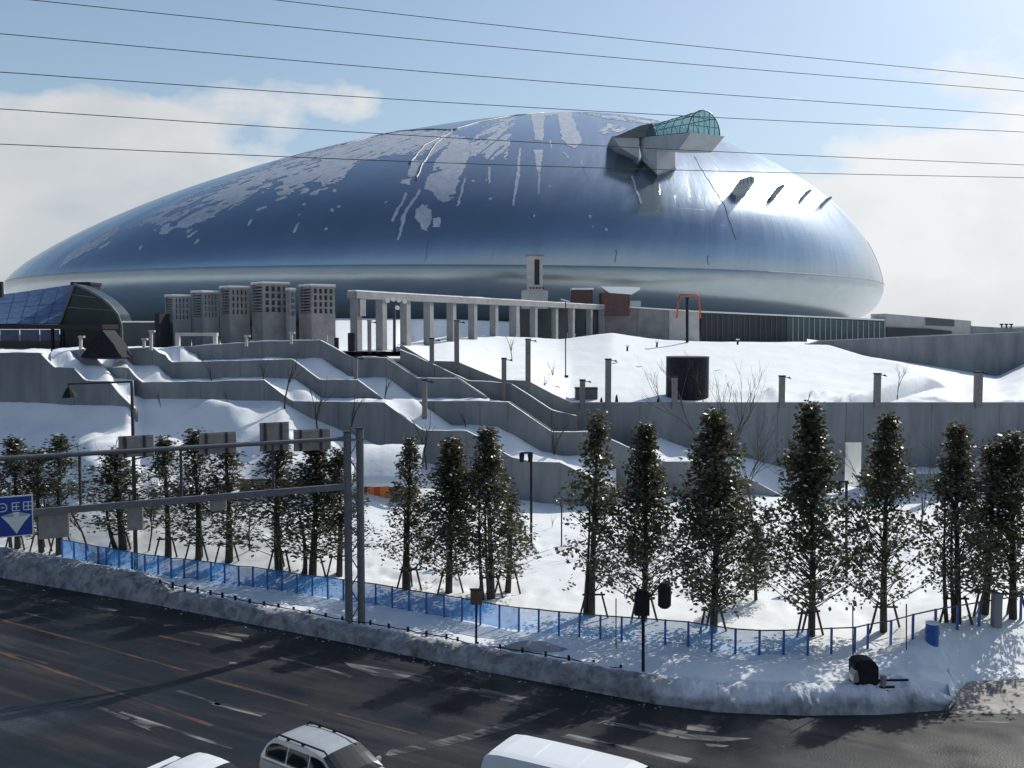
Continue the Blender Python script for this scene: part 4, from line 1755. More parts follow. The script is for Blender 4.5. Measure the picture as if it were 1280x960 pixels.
# ventilation towers
def vent_tower(x0, xm, x1, ytop, label, warm):
    d0 = 101.0
    wl, wr = (xm - x0) * d0 / F, (x1 - xm) * d0 / F
    c = P(xm, ytop, d0)
    side = max(3.4, (x1 - x0) * d0 / F * 0.80)
    phi = math.atan2(wl, wr)
    fr = Vector((math.cos(phi), math.sin(phi), 0))     # along the right face
    fl_ = Vector((-math.sin(phi), math.cos(phi), 0))    # along the left face
    lr, ll = wr / math.cos(phi), wl / math.sin(phi)
    zt_, zg = c.z, 11.6
    zb = zt_ - (zt_ - P(xm, 434, d0).z) * 0.44
    root = empty('ventilation_tower', (c.x, c.y, zg), label, 'tower', 'concrete ventilation towers in front of the dome')
    mt = M['concrete_warm'] if warm else M['concrete']

    def q(a, b, z):
        p = Vector((c.x, c.y, 0)) + fr * a + fl_ * b
        return Vector((p.x, p.y, z))

    def blk(a0, a1, b0, b1, z0, z1, mb_):
        mb_.prism([q(a0, b0, z0), q(a1, b0, z0), q(a1, b1, z0), q(a0, b1, z0)], (0, 0, z1 - z0))
    mb_ = MB()
    blk(0, lr, 0, ll, zg, zb, mb_)
    mb_.build('body', mt, root)
    mb_ = MB()
    blk(.35, lr - .35, .35, ll - .35, zb, zt_ - .2, mb_)
    mb_.build('shaft', M['door'], root)
    rows_ = 4
    rh = (zt_ - zb) / rows_
    g = MB()
    for r__ in range(rows_):
        z0 = zb + r__ * rh
        for ring in range(1):
            blk(0, lr, 0, .33, z0 + rh * .70, z0 + rh, g)
            blk(lr - .33, lr, .332, ll, z0 + rh * .70, z0 + rh, g)
    nb = 5
    for k in range(nb):
        a = (lr - .36) * k / (nb - 1)
        for r__ in range(rows_):
            z0 = zb + r__ * rh
            blk(a + .05, a + .31, .01, .32, z0 + .002, z0 + rh * .698, g)
    nl = 9
    for k in range(nl):
        z0 = zb + (zt_ - zb) * (k + .25) / nl
        blk(.06, .30, .34, ll - .02, z0, z0 + (zt_ - zb) / nl * .42, g)
    blk(0, .33, ll - .28, ll, zb + .002, zt_ - .002, g)
    g.build('grille', mt, root)
    mb_ = MB()
    blk(-.08, lr + .08, -.08, ll + .08, zt_, zt_ + .14, mb_)
    mb_.build('roof_slab', M['concrete_pale'], root)
    mb_ = MB()
    blk(-.03, lr + .03, -.03, ll + .03, zt_ + .142, zt_ + .26, mb_)
    mb_.build('snow_cap', M['snow'], root)


for a in [(200, 216, 233, 371, 'leftmost and lowest ventilation tower in the row', 0), (234, 253, 268, 366, 'second ventilation tower from left, with dark slots', 0),
          (269, 287, 307, 360, 'third ventilation tower from left with pale snow cap', 1), (356, 362, 368, 363, 'narrow ventilation tower squeezed behind the tallest one', 0),
          (307, 328, 357, 355, 'tallest ventilation tower, in the middle of the row', 1), (368, 389, 415, 358, 'rightmost ventilation tower, nearest the colonnade', 1)]:
    vent_tower(*a)
# pale portal frame before the towers
pr = empty('portal_frame', P(250, 440, 80), 'pale rectangular portal frame before the ventilation towers', 'gateway')
mb = MB()
boxpx(mb, 219, 416, 271, 420, 82, .5)
mb.build('lintel', M['concrete_pale'], pr)
for x in (219, 266):
    mb = MB()
    boxpx(mb, x, 420, x + 5, 447, 82.05, .4)
    mb.build('leg', M['concrete_pale'], pr)
# low shed between glass hall and towers
sh = empty('low_shed', P(172, 440, 96), 'low dark shed with snow-edged roof beside the glass hall', 'shed')
mb = MB()
boxpx(mb, 154, 403, 196, 440, 98, 5)
mb.build('body', M['base_glass'], sh)
mb = MB()
boxpx(mb, 152, 401.3, 193, 403, 97.7, 5.4)
mb.build('roof', M['snow'], sh)
mb = MB()
boxpx(mb, 193.5, 392, 200, 440, 97.6, 3)
mb.build('column', M['dark'], sh)
# snowy white enclosure just left of the colonnade
en = empty('white_enclosure', P(425, 430, 110), 'bright white low wall left of the colonnade with dark gate post', 'wall')
mb = MB()
boxpx(mb, 400, 419, 409, 427, 100, .4)
mb.build('gate_pier', M['concrete_warm'], en)
mb = MB()
boxpx(mb, 380, 417, 398, 427, 104, .4)
mb.build('panel', M['snow'], en)
for (x, y0, y1, lab) in [(420, 422, 435, 'short dark bollard left of the colonnade'), (439, 416, 438, 'taller dark cabinet at the foot of the first column')]:
    mb = MB()
    w_ = 2.5 if x == 420 else 4.5
    boxpx(mb, x - w_, y0, x + w_, y1, 80 if x == 420 else 83, .5, .4)
    o = mb.build('bollard' if x == 420 else 'cabinet', M['dark'])
    bm_ = bmesh.new()
    bm_.from_mesh(o.data)
    bmesh.ops.bevel(bm_, geom=bm_.edges[:], offset=.05, segments=1, affect='EDGES')
    bm_.to_mesh(o.data)
    bm_.free()
    tag(o, lab, 'bollard' if x == 420 else 'cabinet')

# glass hall at left
gh = empty('glass_hall', P(75, 440, 105), 'glass hall with blue sloping roof and dark green rounded end', 'building')
dg = 105
mb = MB()
ridge0, ridge1 = P(93, 355, dg + 4), P(-160, 392, dg + 8)
e0_, e1_ = P(75, 404.5, dg - 3), P(-160, 405, dg - 3)
nn, mm = 14, 6
rows = []
for i in range(mm + 1):
    t = i / mm
    rows.append([e0_.lerp(ridge0, t).lerp(e1_.lerp(ridge1, t), k / nn) for k in range(nn + 1)])
for i in range(mm):
    for k in range(nn):
        q = [rows[i][k], rows[i][k + 1], rows[i + 1][k + 1], rows[i + 1][k]]
        c = sum(q, Vector()) / 4
        jz = rnd.uniform(-.02, .02)
        q2 = [c + (v_ - c) * 0.965 + Vector((0, jz, jz)) for v_ in q]
        mb2 = MB()
        mb2.face(*q2)
        mb2.build('roof_pane', M['blue_glass'], gh)
mb = MB()
frm = [rows[0], rows[mm]]
for i in range(mm):
    for k in range(nn):
        mb.face(*[v_ + Vector((0, .10, -.08)) for v_ in (rows[i][k], rows[i][k + 1], rows[i + 1][k + 1], rows[i + 1][k])])
mb.build('roof_frame', M['frame'], gh)
# curved dark end
prof = [(75, 404.5), (93, 355), (113, 364), (128, 373), (139, 383), (147, 393), (151, 405), (152, 420), (152, 445), (75, 445)]
mb = MB()
base = [P(x, y, dg - 2.9) for x, y in prof]
mb.prism(base, (0, 3.2, 0))
mb.build('end_wall', M['green_glass'], gh)
mb = MB()
for (a, b) in zip(prof[1:8], prof[2:9]):
    mb.bar(P(*a, dg - 3), P(*b, dg - 3), .22)
mb.bar(P(93, 355, dg - 3), P(75, 404.5, dg - 3), .2)
for y, x1 in ((368, 120), (384, 140)):
    mb.bar(P(93 - (y - 355) * .36, y, dg - 3), P(x1, y + 4, dg - 3), .1)
mb.build('end_rim', M['frame'], gh)
mb = MB()
boxpx(mb, 88, 352.5, 113, 356, dg + 1, 3)
boxpx(mb, 98, 356.2, 113, 364, dg + 1.2, 2.6)
mb.build('ridge_cap', M['dark'], gh)
mb = MB()
boxpx(mb, -160, 405.6, 128, 411.5, dg - 8, 4)
mb.build('canopy', M['dark'], gh)
mb = MB()
for k in range(9):
    x = -150 + 25 * k
    boxpx(mb, x, 412, x + 23.5, 427, dg - 3.4, .2)
mb.build('clerestory', M['blue_glass'], gh)
mb = MB()
boxpx(mb, -160, 426, 75, 446, dg - 3.6, 1)
mb.build('lower_wall', M['base_glass'], gh)
for x in (65, 78):
    mb = MB()
    boxpx(mb, x - 1.5, 411.5, x + 1.5, 446, dg - 7, .4)
    mb.build('canopy_post', M['dark'], gh)
mb = MB()
boxpx(mb, -2, 352, 2.4, 372, dg - 9, .4)
tag(mb.build('dark_pylon', M['dark']), 'short dark pylon cut by the left picture edge', 'pylon')
# dark flared canopy on the terrace
cn = empty('terrace_canopy', P(126, 447, 78), 'black flared sculptural canopy on the left terrace', 'canopy')
mb = MB()
mb.prism([P(100, 447, 76.2), P(151.5, 447.2, 76.2), P(142, 430, 76.2), (P(128, 413, 76.2)), P(124, 413, 76.2), P(112, 430, 76.2)], (0, 2.4, 0))
mb.build('hood', M['dark'], cn)
mb = MB()
boxpx(mb, 104, 447.3, 148, 449, 76.3, 2.2)
mb.build('hood_edge', M['pole_dark'], cn)

# ------------------------------------------------------------------ square light posts
LPOSTS = [(571, 401, 455, 77.8, 6, 'tall square light post at the head of the stair'), (540, 423, 463, 76.9, 5.5, 'shorter square light post left of the tall one'),
          (660, 424, 480, 76.5, 6.5, 'square light post on the landing wall in front of lit snow'), (630, 448, 505, 74.9, 6, 'square light post rising from the stair dividing wall'),
          (531, 475, 540, 71.0, 6, 'square light post in the shaded terrace below the stair head'), (445, 446, 479, 74.7, 4.5, 'small square light post on the second terrace wall'),
          (760, 449, 504, 76.4, 7, 'square light post left of the black drum'), (843, 471, 505, 76.2, 6.5, 'square light post standing before the black drum'),
          (977, 470, 504, 76.4, 6.5, 'square light post right of the black drum'), (1096, 467, 504, 76.4, 7, 'square light post above the narrow wall opening'),
          (1222, 465, 504, 76.4, 8, 'rightmost square light post on the wall'), (728, 475, 505, 76.2, 6.5, 'square light post in front of the dark box'),
          (462, 401, 436, 81.5, 4.5, 'dark light post seen beside the first column')]
for x, y0, y1, d, w, lab in LPOSTS:
    r_ = empty('light_post', P(x, y1, d), lab, 'light post', 'square light posts along the walls and stair')
    a, b = P(x, y1 + 6, d), P(x, y0 + 1, d)
    ww = w * d / F
    mb = MB()
    mb.box((a.x, d, (a.z + b.z) / 2), (ww, ww, b.z - a.z))
    mb.build('shaft', M['post'], r_)
    mb = MB()
    mb.box((a.x, d, b.z + .06), (ww * 1.15, ww * 1.15, .10))
    mb.build('cap', M['dark'], r_)
    mb = MB()
    mb.bar((a.x + ww / 2, d, b.z - .04), (a.x + ww / 2 + .28, d - .02, b.z - .07), .06)
    mb.poly([(a.x + ww / 2 + .22, d - .13, b.z - .10), (a.x + ww / 2 + .5, d - .13, b.z - .17), (a.x + ww / 2 + .5, d + .13, b.z - .17), (a.x + ww / 2 + .22, d + .13, b.z - .10), (a.x + ww / 2 + .36, d, b.z + .03)],
            [(3, 2, 1, 0), (0, 1, 4), (1, 2, 4), (2, 3, 4), (3, 0, 4)])
    mb.build('lamp_head', M['dark'], r_)
# pale little lamps on the left terraces
for x, y0, y1, d, lab in [(101, 421, 437, 78.5, 'small pale lamp left of the black canopy'), (143, 420, 434, 80, 'small pale lamp right behind the black canopy'), (189, 414, 436, 78, 'pale lamp post left of the portal frame'),
                          (180, 424, 434, 79, 'shortest pale lamp on the wall below the shed'), (308, 420, 431, 78, 'stubby pale lamp below the ventilation towers'), (364, 416, 428, 78, 'stubby pale lamp below the gap in the towers')]:
    r_ = empty('terrace_lamp', P(x, y1, d), lab, 'lamp', 'small pale lamps on the left terraces')
    mb = MB()
    mb.bar(P(x, y1 + 2, d), P(x, y0 + 1, d), .2)
    mb.build('shaft', M['concrete_pale'], r_)
    mb = MB()
    p = P(x + 1, y0, d)
    mb.box(p, (.45, .3, .16))
    mb.build('lamp_head', M['concrete_pale'], r_)

# lamp cluster by the colonnade
lc = empty('cluster_lamp', P(493, 437, 83), 'lamp pole with a cluster of white floodlights before the colonnade', 'street lamp')
mb = MB()
mb.tube([P(493, 440, 82), P(493, 378, 82)], .12, 8)
mb.build('pole', M['pole_dark'], lc)
mb = MB()
mb.bar(P(484, 378, 82), P(507, 377, 82), .12)
mb.build('arm', M['pole_dark'], lc)
for x, y in ((485, 375), (492, 373.5), (499, 374.5), (506, 376), (497, 384)):
    mb = MB()
    p = P(x, y, 81.8)
    mb.tube([p + Vector((0, -.15, -.05)), p + Vector((0, .12, 0))], [.2, .12], 8)
    mb.build('floodlight', M['globe'], lc)
# thin white-headed lamp on the hill
tl = empty('slim_lamp', P(706, 470, 80), 'slim pole with a white bird-like lamp on the snow hill', 'street lamp')
mb = MB()
mb.tube([P(707, 472, 82), P(707, 376, 82)], .055, 6)
mb.build('pole', M['pole_dark'], tl)
mb = MB()
mb.bar(P(701, 374, 82), P(712, 377, 82), .14, .1)
mb.build('lamp_head', M['globe'], tl)
mb = MB()
mb.box(P(708, 470.5, 82), (.3, .3, .2))
mb.build('foot', M['dark'], tl)

# black drum, dark boxes on the wall
dr = empty('black_drum', P(859, 500, 79), 'large matt black cylindrical drum on top of the concrete wall', 'drum')
c = P(859, 497, 79.6)
topz = P(859, 447, 79.6).z
mb = MB()
rad = 27 * 78 / F
mb.tube([(c.x, c.y, c.z - 1.0), (c.x, c.y, topz)], rad, 40)
mb.build('body', M['dark'], dr, smooth=False)
mb = MB()
mb.tube([(c.x, c.y, topz + .004), (c.x, c.y, topz + .1)], rad * 1.015, 40)
mb.build('lid', M['pole_dark'], dr)
mb = MB()
mb.tube([(c.x, c.y, c.z - .6), (c.x, c.y, c.z - .45)], rad * 1.02, 40)
mb.build('base_ring', M['pole_dark'], dr)
bx = empty('switch_box', P(733, 505, 78), 'dark square switch box behind a light post on the wall', 'box')
mb = MB()
boxpx(mb, 719.5, 486, 747, 508, 78, 1.0)
mb.build('body', M['door'], bx)
mb = MB()
boxpx(mb, 719, 484.8, 747.5, 486, 77.9, 1.2)
mb.build('lid', M['dark'], bx)
for x, h, lab in ((752, 8, 'small dark stake left on the wall edge'), (771, 12, 'dark pointed stake right of the light post on the wall'), (823, 7, 'little dark stub left of the drum on the wall')):
    mb = MB()
    a = P(x, 504, 76.9)
    k = 77 / F
    mb.poly([a + Vector((-.17, -.15, -.3)), a + Vector((.17, -.15, -.3)), a + Vector((.17, .15, -.3)), a + Vector((-.17, .15, -.3)), a + Vector((-.1, 0, h * k * .7)), a + Vector((.02, 0, h * k))],
            [(3, 2, 1, 0), (0, 1, 5, 4), (1, 2, 5), (2, 3, 4, 5), (3, 0, 4)])
    tag(mb.build('stake', M['dark']), lab, 'stake')
for x, y, lab in ((784, 436, 'left one of two tiny dark stakes on the lit snow hill'), (821, 431, 'right one of two tiny dark stakes on the lit snow hill'), (922, 428, 'tiny snow-capped stake on the hill crest right of the pole')):
    r_ = empty('marker_stake', P(x, y, 96), lab, 'stake')
    mb = MB()
    mb.bar(P(x, y + 3, 95), P(x + .3, y - 3, 95), .16)
    mb.build('shaft', M['dark'], r_)
    mb = MB()
    mb.box(P(x + .3, y - 3.6, 95), (.3, .3, .12))
    mb.build('snow_cap', M['snow'], r_)

# ------------------------------------------------------------------ hut in the field
hp = at_field(478, 622)
ht = empty('snowed_hut', hp, 'small snow-roofed hut with an orange sign, beside the gantry post', 'hut')
hd = hp.y
mb = MB()
boxpx(mb, 446, 604, 520, 626, hd, 3.0, .8)
mb.build('wall', M['hut'], ht)
mb = MB()
a = [P(440, 603, hd - .3), P(526, 603, hd - .3)]
rows = []
for k in range(9):
    t = k / 8
    zoff = 2.0 * math.sin(t * math.pi * .5)
    rows.append([Vector((a[0].x + (a[1].x - a[0].x) * j / 12 + .1 * math.sin(j), hd - .35 + 3.6 * t, a[0].z + zoff + .12 * fbm(j * .4, t * 2, 3) + (.0 if k else -.02))) for j in range(13)])
rows.insert(0, [v_ + Vector((0, .05, -.25)) for v_ in rows[0]])
link('snow_roof', grid_mesh('snow_roof', rows, M['snow']), ht)
mb = MB()
boxpx(mb, 459, 606, 487, 621, hd - .08, .06)
sg = mb.build('sign_board', M['hut_sign'], ht)
mb = MB()
boxpx(mb, 467.5, 608.5, 475, 619.5, hd - .12, .03)
mb.build('notice', M['orange'], sg)
# board fence behind the left trees
bf = empty('board_fence', at_field(365, 618), 'low brown board fence behind the left row of trees', 'fence')
for k in range(22):
    x0 = 300 + 6.3 * k
    b0_ = at_field(x0, 617)
    mb = MB()
    wv = 6.0 * b0_.y / F
    mb.box((b0_.x + wv / 2, b0_.y + rnd.uniform(-.02, .02), b0_.z + .35), (wv, .06, 1.0))
    mb.build('board', M['hut'], bf)


# ------------------------------------------------------------------ trees
def leaf_quads(mb, c, n, spread, size, r_):
    for _ in range(n):
        p = c + Vector((r_.gauss(0, spread), r_.gauss(0, spread), r_.gauss(0, spread * .8)))
        d = Vector((r_.uniform(-1, 1), r_.uniform(-1, 1), r_.uniform(-.9, .5))).normalized()
        e = d.cross(Vector((r_.uniform(-1, 1), r_.uniform(-1, 1), r_.uniform(-1, 1)))).normalized()
        l = size * r_.uniform(.7, 1.3)
        w = l * .30
        mb.face(p, p + d * l * .5 + e * w, p + d * l, p + d * l * .5 - e * w)


def make_evergreen(seed, h=9.5, w=1.55, dens=1.0, low=0.14, stems=1, taper=0.95):
    r_ = random.Random(seed)
    tr, cr, br, sn = MB(), MB(), MB(), MB()
    stem_pts = []
    for s_ in range(stems):
        ox, oy = (0, 0) if s_ == 0 else (r_.uniform(-.28, .28), r_.uniform(-.2, .2))
        pts_ = []
        n = 9
        top = h * (0.95 if s_ == 0 else r_.uniform(.5, .7))
        for k in range(n):
            t = k / (n - 1)
            pts_.append(Vector((ox + .10 * math.sin(3 * t + seed + s_) + ox * t * 1.2, oy + .08 * math.cos(2.4 * t + seed), top * t - .2)))
        tr.tube(pts_, [(.135 if s_ == 0 else .08) * (1 - .88 * k / (n - 1)) + .012 for k in range(n)], 8)
        stem_pts.append(pts_)
    main = stem_pts[0]

    def on_trunk(t):
        k = min(len(main) - 2, int(t * (len(main) - 1)))
        return main[k].lerp(main[k + 1], t * (len(main) - 1) - k)
    ncl = int(255 * dens)
    lob = [(r_.uniform(0, 6.28), r_.uniform(.75, 1.15)) for _ in range(5)]
    for k in range(ncl):
        t = r_.random() ** 0.92
        t = low + (1 - low) * t
        u = (t - low) / (1 - low)
        env = (min(1, (u + .02) / .16) ** .6) * (1 - max(0, (u - .12) / .88) ** taper) ** .9
        env = max(.06, env)
        az = r_.uniform(0, 6.283)
        lobe = 1 + .22 * math.sin(az * 2 + seed) + .22 * math.sin(az * 3 + u * 11 + seed * 2) + .12 * math.sin(u * 23 + seed * 5)
        rad = w * env * lobe * (r_.random() ** .5) * r_.uniform(.85, 1.1)
        c = on_trunk(t * .99)
        c = Vector((c.x + rad * math.cos(az), c.y + rad * math.sin(az), t * h + rad * .15))
        if u < .25 and r_.random() < .15: continue
        n = int((21 if u > .3 else 17) * r_.uniform(.7, 1.3))
        cr.cur = 1 if r_.random() < (.25 + .35 * u) else 0
        leaf_quads(cr, c, n, .16 + .05 * (1 - u), .19, r_)
        if rad > .3 and u > .06 and r_.random() < .5:
            b0 = on_trunk(max(.08, t - .03 - rad * .035))
            mid = b0.lerp(c, .5) + Vector((0, 0, -.05))
            br.tube([b0, mid, c], [.026, .017, .008], 4, cap=False)
        if r_.random() < .52:  # white flecks: clinging snow, multiplied to stand in for glints off the leaves
            q = c + Vector((r_.gauss(0, .1), r_.gauss(0, .1), .12))
            s_ = r_.uniform(.035, .085)
            sn.poly([q + Vector(v_) * s_ for v_ in ((1, .1, 0), (.2, 1, 0), (-1, .1, .1), (-.1, -1, 0), (.1, 0, .7), (0, 0, -.4))],
                    [(0, 1, 4), (1, 2, 4), (2, 3, 4), (3, 0, 4), (1, 0, 5), (2, 1, 5), (3, 2, 5), (0, 3, 5)])
    root = bpy.data.objects.new('evergreen_tree', None)
    meshes = [('trunk', tr.mesh('trunk', M['bark'], True)), ('branches', br.mesh('branches', M['bark'])), ('crown', cr.mesh('crown', [M['leaf'], M['leaf_brown']])), ('snow_glint_tufts', sn.mesh('snow_glint_tufts', M['snow']))]
    return meshes, h


VSPEC = [(2.15, 1.25, .14, 1, .95), (1.9, 1.0, .13, 2, .85), (2.4, 2.0, .12, 1, 1.15), (1.75, .62, .13, 2, .8), (2.2, 1.25, .15, 3, .9), (1.6, .5, .16, 1, .75),
         (2.2, 1.55, .12, 1, .85), (1.9, .8, .2, 2, 1.1), (1.8, .55, .22, 2, 1.0)]
VARIANTS = [make_evergreen(i + 1, 9.5, w, dn, lo, st, tp) for i, (w, dn, lo, st, tp) in enumerate(VSPEC)]
WREF = (1.55, 1.35, 1.75, 1.25, 1.6, 1.1, 1.6, 1.35, 1.3)


def add_tree(px, py, ytop, wpx, var, label, group, rz=0):
    p = at_field(px, py)
    k = (p.y) / F
    h = (py - ytop) * k
    meshes, h0 = VARIANTS[var]
    wref = WREF[var]
    sx = wpx * k / wref * 1.13
    s_ = h / h0
    root = empty('evergreen_tree', p, label, 'tree', group, rz)
    root.scale = (sx, sx, s_)
    for n, me_ in meshes:
        o = bpy.data.objects.new(n, me_)
        COL.objects.link(o)
        o.parent = root
        if n == 'snow_glint_tufts': o['kind'] = 'stuff'
    return p


GR = 'evergreen trees behind the blue fence'
TREES = [
    (512, 738, 545, 30, 3, 'slim evergreen just right of the gantry posts'), (563, 742, 547, 46, 6, 'dense evergreen left in the close pair right of the gantry'),
    (612, 748, 535, 42, 4, 'evergreen right in the close pair, several stems'), (742, 772, 514, 40, 3, 'thin see-through evergreen left of the signal pole'),
    (804, 778, 528, 44, 6, 'evergreen with thick trunk behind the signal pole'), (890, 790, 512, 56, 2, 'broadest evergreen, dark and dense, below the black drum'),
    (945, 750, 652, 22, 0, 'small round evergreen tucked behind the broadest one'), (1011, 795, 502, 50, 6, 'tall dense evergreen left of the bright opening'),
    (1106, 788, 518, 44, 4, 'evergreen right of the bright opening, nearest the fence corner'), (1194, 778, 530, 44, 4, 'evergreen second from the right edge'),
    (1264, 772, 538, 48, 0, 'evergreen at the right edge beside a stub post'), (635, 742, 612, 28, 5, 'low loose evergreen leaning out from the close pair'),
    (20, 688, 548, 34, 7, 'evergreen behind the blue road sign at left edge'), (52, 690, 560, 26, 5, 'thin evergreen right behind the blue sign'), (77, 692, 544, 36, 8, 'evergreen where the blue netting begins'),
    (150, 690, 560, 44, 7, 'bushy evergreen left of the street lamp pole'), (208, 697, 545, 34, 8, 'evergreen third right of the street lamp, slim top'),
    (246, 703, 536, 34, 3, 'evergreen below the second sign back'), (284, 704, 545, 36, 5, 'loose evergreen with low branches, below sign backs'), (350, 715, 548, 42, 3, 'evergreen below the third sign back from left'),
    (392, 722, 548, 44, 1, 'dark evergreen below the rightmost sign back'), (424, 722, 560, 32, 3, 'evergreen hidden partly by the gantry posts'), (1232, 770, 550, 36, 5, 'thin evergreen between the two rightmost ones'),
]
tree_pts = []
for i, (px, py, yt, w, var, lab) in enumerate(TREES):
    tree_pts.append((add_tree(px, py, yt, w, var, lab, GR, rz=i * 1.7), px, py))


# timber props round the trunks
def make_prop():
    r_ = empty('tree_prop', (0, 0, 0))
    for sx in (-1, 1):
        mb = MB()
        mb.tube([(sx * .62, -.1, -.25), (sx * .30, -.02, 1.12)], .045, 6)
        o = mb.build('leg', M['wood'], r_)
    mb = MB()
    mb.tube([(-.46, .0, .98), (.46, .0, 1.0)], .045, 6)
    mb.build('crossbar', M['wood'], r_)
    mb = MB()
    mb.tube([(0, .55, -.25), (0, .12, 1.05)], .045, 6)
    mb.build('rear_leg', M['wood'], r_)
    return r_


prop0 = make_prop()
first = True
for (p, px, py), (_, _, yt, w, var, lab) in zip(tree_pts, TREES):
    if py - yt < 120: continue
    o = prop0 if first else copy_tree(prop0)
    first = False
    o.location = p
    o.rotation_euler = (0, 0, rnd.uniform(-.3, .3))
    o.scale = (1.15, 1.15, 1.05)
    tag(o, 'timber prop at ' + ' '.join(lab.split(',')[0].split()[:12]), 'tree prop', 'timber props at the tree trunks')


# bare trees
def make_bare(seed, h, spread, levels=5, r0=.06, fork=2):
    r_ = random.Random(seed)
    trunk, br = MB(), MB()

    def grow(p, d, l, r, lev):
        n = 4
        pts_ = [p]
        dd = d.copy()
        for k in range(n):
            dd = (dd + Vector((r_.gauss(0, .12), r_.gauss(0, .12), .05))).normalized()
            pts_.append(pts_[-1] + dd * l / n)
        rr = [r * (1 - .35 * k / n) for k in range(n + 1)]
        (trunk if lev == levels else br).tube(pts_, rr, 6 if lev == levels else 4, cap=False)
        if lev <= 0: return
        for k in range(fork + (1 if r_.random() < .6 else 0)):
            q = pts_[r_.choice((2, 3, 4, 4))]
            nd = (dd + Vector((r_.uniform(-1, 1), r_.uniform(-1, 1), r_.uniform(-.2, .6))) * spread).normalized()
            grow(q, nd, l * r_.uniform(.62, .82), r * .58, lev - 1)
    grow(Vector((0, 0, -.2)), Vector((0, 0, 1)), h * .36, r0, levels)
    return trunk.mesh('trunk', M['twig'], True), br.mesh('branches', M['twig'])


BARE = [make_bare(1, 7, .55), make_bare(2, 7, .45), make_bare(3, 7, .7)]
SAPL = [make_bare(8, 3, .5, 3, .035), make_bare(9, 3, .35, 2, .03, 2)]


def add_bare(p, h, me2, h0, label, group, rz, cat='tree', name='bare_tree'):
    r_ = empty(name, p, label, cat, group, rz)
    s_ = h / h0
    r_.scale = (s_, s_, s_)
    for n, m_ in zip(('trunk', 'branches'), me2):
        o = bpy.data.objects.new(n, m_)
        COL.objects.link(o)
        o.parent = r_


for i, (px, py, yt, v, lab) in enumerate([(882, 655, 440, 0, 'tall bare tree whose twigs rise beside the black drum'), (942, 665, 500, 2, 'bare tree against the wall right of the broadest evergreen'),
                                          (112, 690, 538, 1, 'bare forked tree left of the street lamp'), (185, 690, 560, 0, 'bare tree half hidden right of the street lamp'), (312, 690, 555, 1, 'bare tree between two sign backs'),
                                          (1073, 660, 545, 2, 'bare tree showing dark against the bright opening'), (1150, 668, 540, 0, 'bare tree in the wall shade between right evergreens'), (1225, 668, 535, 1, 'bare tree in the wall shade near the right edge'),
                                          (1030, 662, 520, 1, 'bare tree just left of the bright opening')]):
    p = at_field(px, py)
    add_bare(p, (py - yt) * p.y / F, BARE[v], 6.3, lab, 'bare trees among the evergreens', i * 2.1)
for i, (px, py, yt, d, v, lab) in enumerate([(1122, 500, 450, 78, 0, 'bare shrub on the snow above the wall at right'), (640, 445, 403, 84, 1, 'curved leafless sapling on the hill before the colonnade'), (880, 502, 455, 77.5, 0, 'bare shrub right beside the black drum'),
                                             (910, 503, 470, 77.5, 0, 'bare shrub second right of the drum'), (1010, 503, 474, 77.5, 1, 'thin twigs above the wall left of the opening'), (680, 492, 455, 79, 1, 'thin leafless sapling beside the stair landing'),
                                             (692, 474, 440, 86, 1, 'thin sapling higher on the hill left of the slim lamp')]):
    p = P(px, py, d)
    p.z -= .1
    add_bare(p, (py - yt) * d / F, SAPL[v], 2.2, lab, 'bare saplings and shrubs on the hill', i * 1.3, 'sapling', 'bare_sapling')
for i, (px, yb, yt, d0, lab) in enumerate([(357, 508, 424, 47.6, 'tall crooked sapling in front of the terrace walls'), (398, 537, 455, 47.3, 'sapling before the lower terrace level right of the crooked one'), (265, 477, 430, 49.5, 'sapling before the top wall below the second tower'),
                                           (285, 506, 478, 47.3, 'short sapling before the lowest terrace wall'), (328, 476, 432, 49.5, 'sapling before the middle wall below the tallest tower'), (438, 541, 470, 47.3, 'sapling at the slope end of the lower terrace'),
                                           (482, 502, 452, 49.6, 'sapling at the left side of the stair'), (533, 576, 500, 47.3, 'sapling before the lowest wall right of the gantry'), (583, 538, 502, 49.6, 'sapling with pale top before the second wall'),
                                           (200, 508, 478, 47.3, 'sapling before the lowest wall left of centre'), (690, 578, 500, 49.6, 'tall sapling before the walls left of the thin evergreen')]):
    d = dep(px, d0)
    p = P(px, yb + 4, d)
    add_bare(p, (yb + 4 - yt) * d / F, SAPL[1], 2.0, lab, 'thin saplings before the terrace walls', i * 1.1, 'sapling', 'bare_sapling')

r5 = random.Random(21)
spots = [(62, 600), (98, 566), (128, 585), (145, 560), (215, 588), (270, 560), (330, 575), (470, 572), (560, 668), (690, 660), (760, 690), (860, 700), (960, 690), (1150, 700), (1050, 735), (1240, 705)]
for i, (px, py) in enumerate(spots):
    p = at_field(px, py)
    where = 'on the left snow slope' if px < 480 else 'in the open snow field'
    near = ['near the left edge', 'below the lamp head', 'left of the lamp pole', 'just left of the lamp pole', 'right of the lamp pole', 'above the second sign back', 'left of the third sign back', 'beside the gantry posts',
            'behind the close pair', 'left of the thin evergreen', 'between thin and thick evergreens', 'left of the broadest evergreen', 'left of the tall dense evergreen', 'right of the evergreen by the opening', 'right of the tall dense evergreen', 'at the far right'][i]
    add_bare(p, r5.uniform(.9, 1.9), SAPL[i % 2], 2.2, 'dry twig ' + where + ' ' + near, 'dry twigs poking through the snow', i * 1.9, 'twig', 'dry_twig')

# ------------------------------------------------------------------ blue fence
fence = empty('blue_fence', at_field(80, 697), 'long blue netting fence on posts between sidewalk and trees', 'fence')


def fence_pt(px): return at_field(px, lin(FENCE, px))


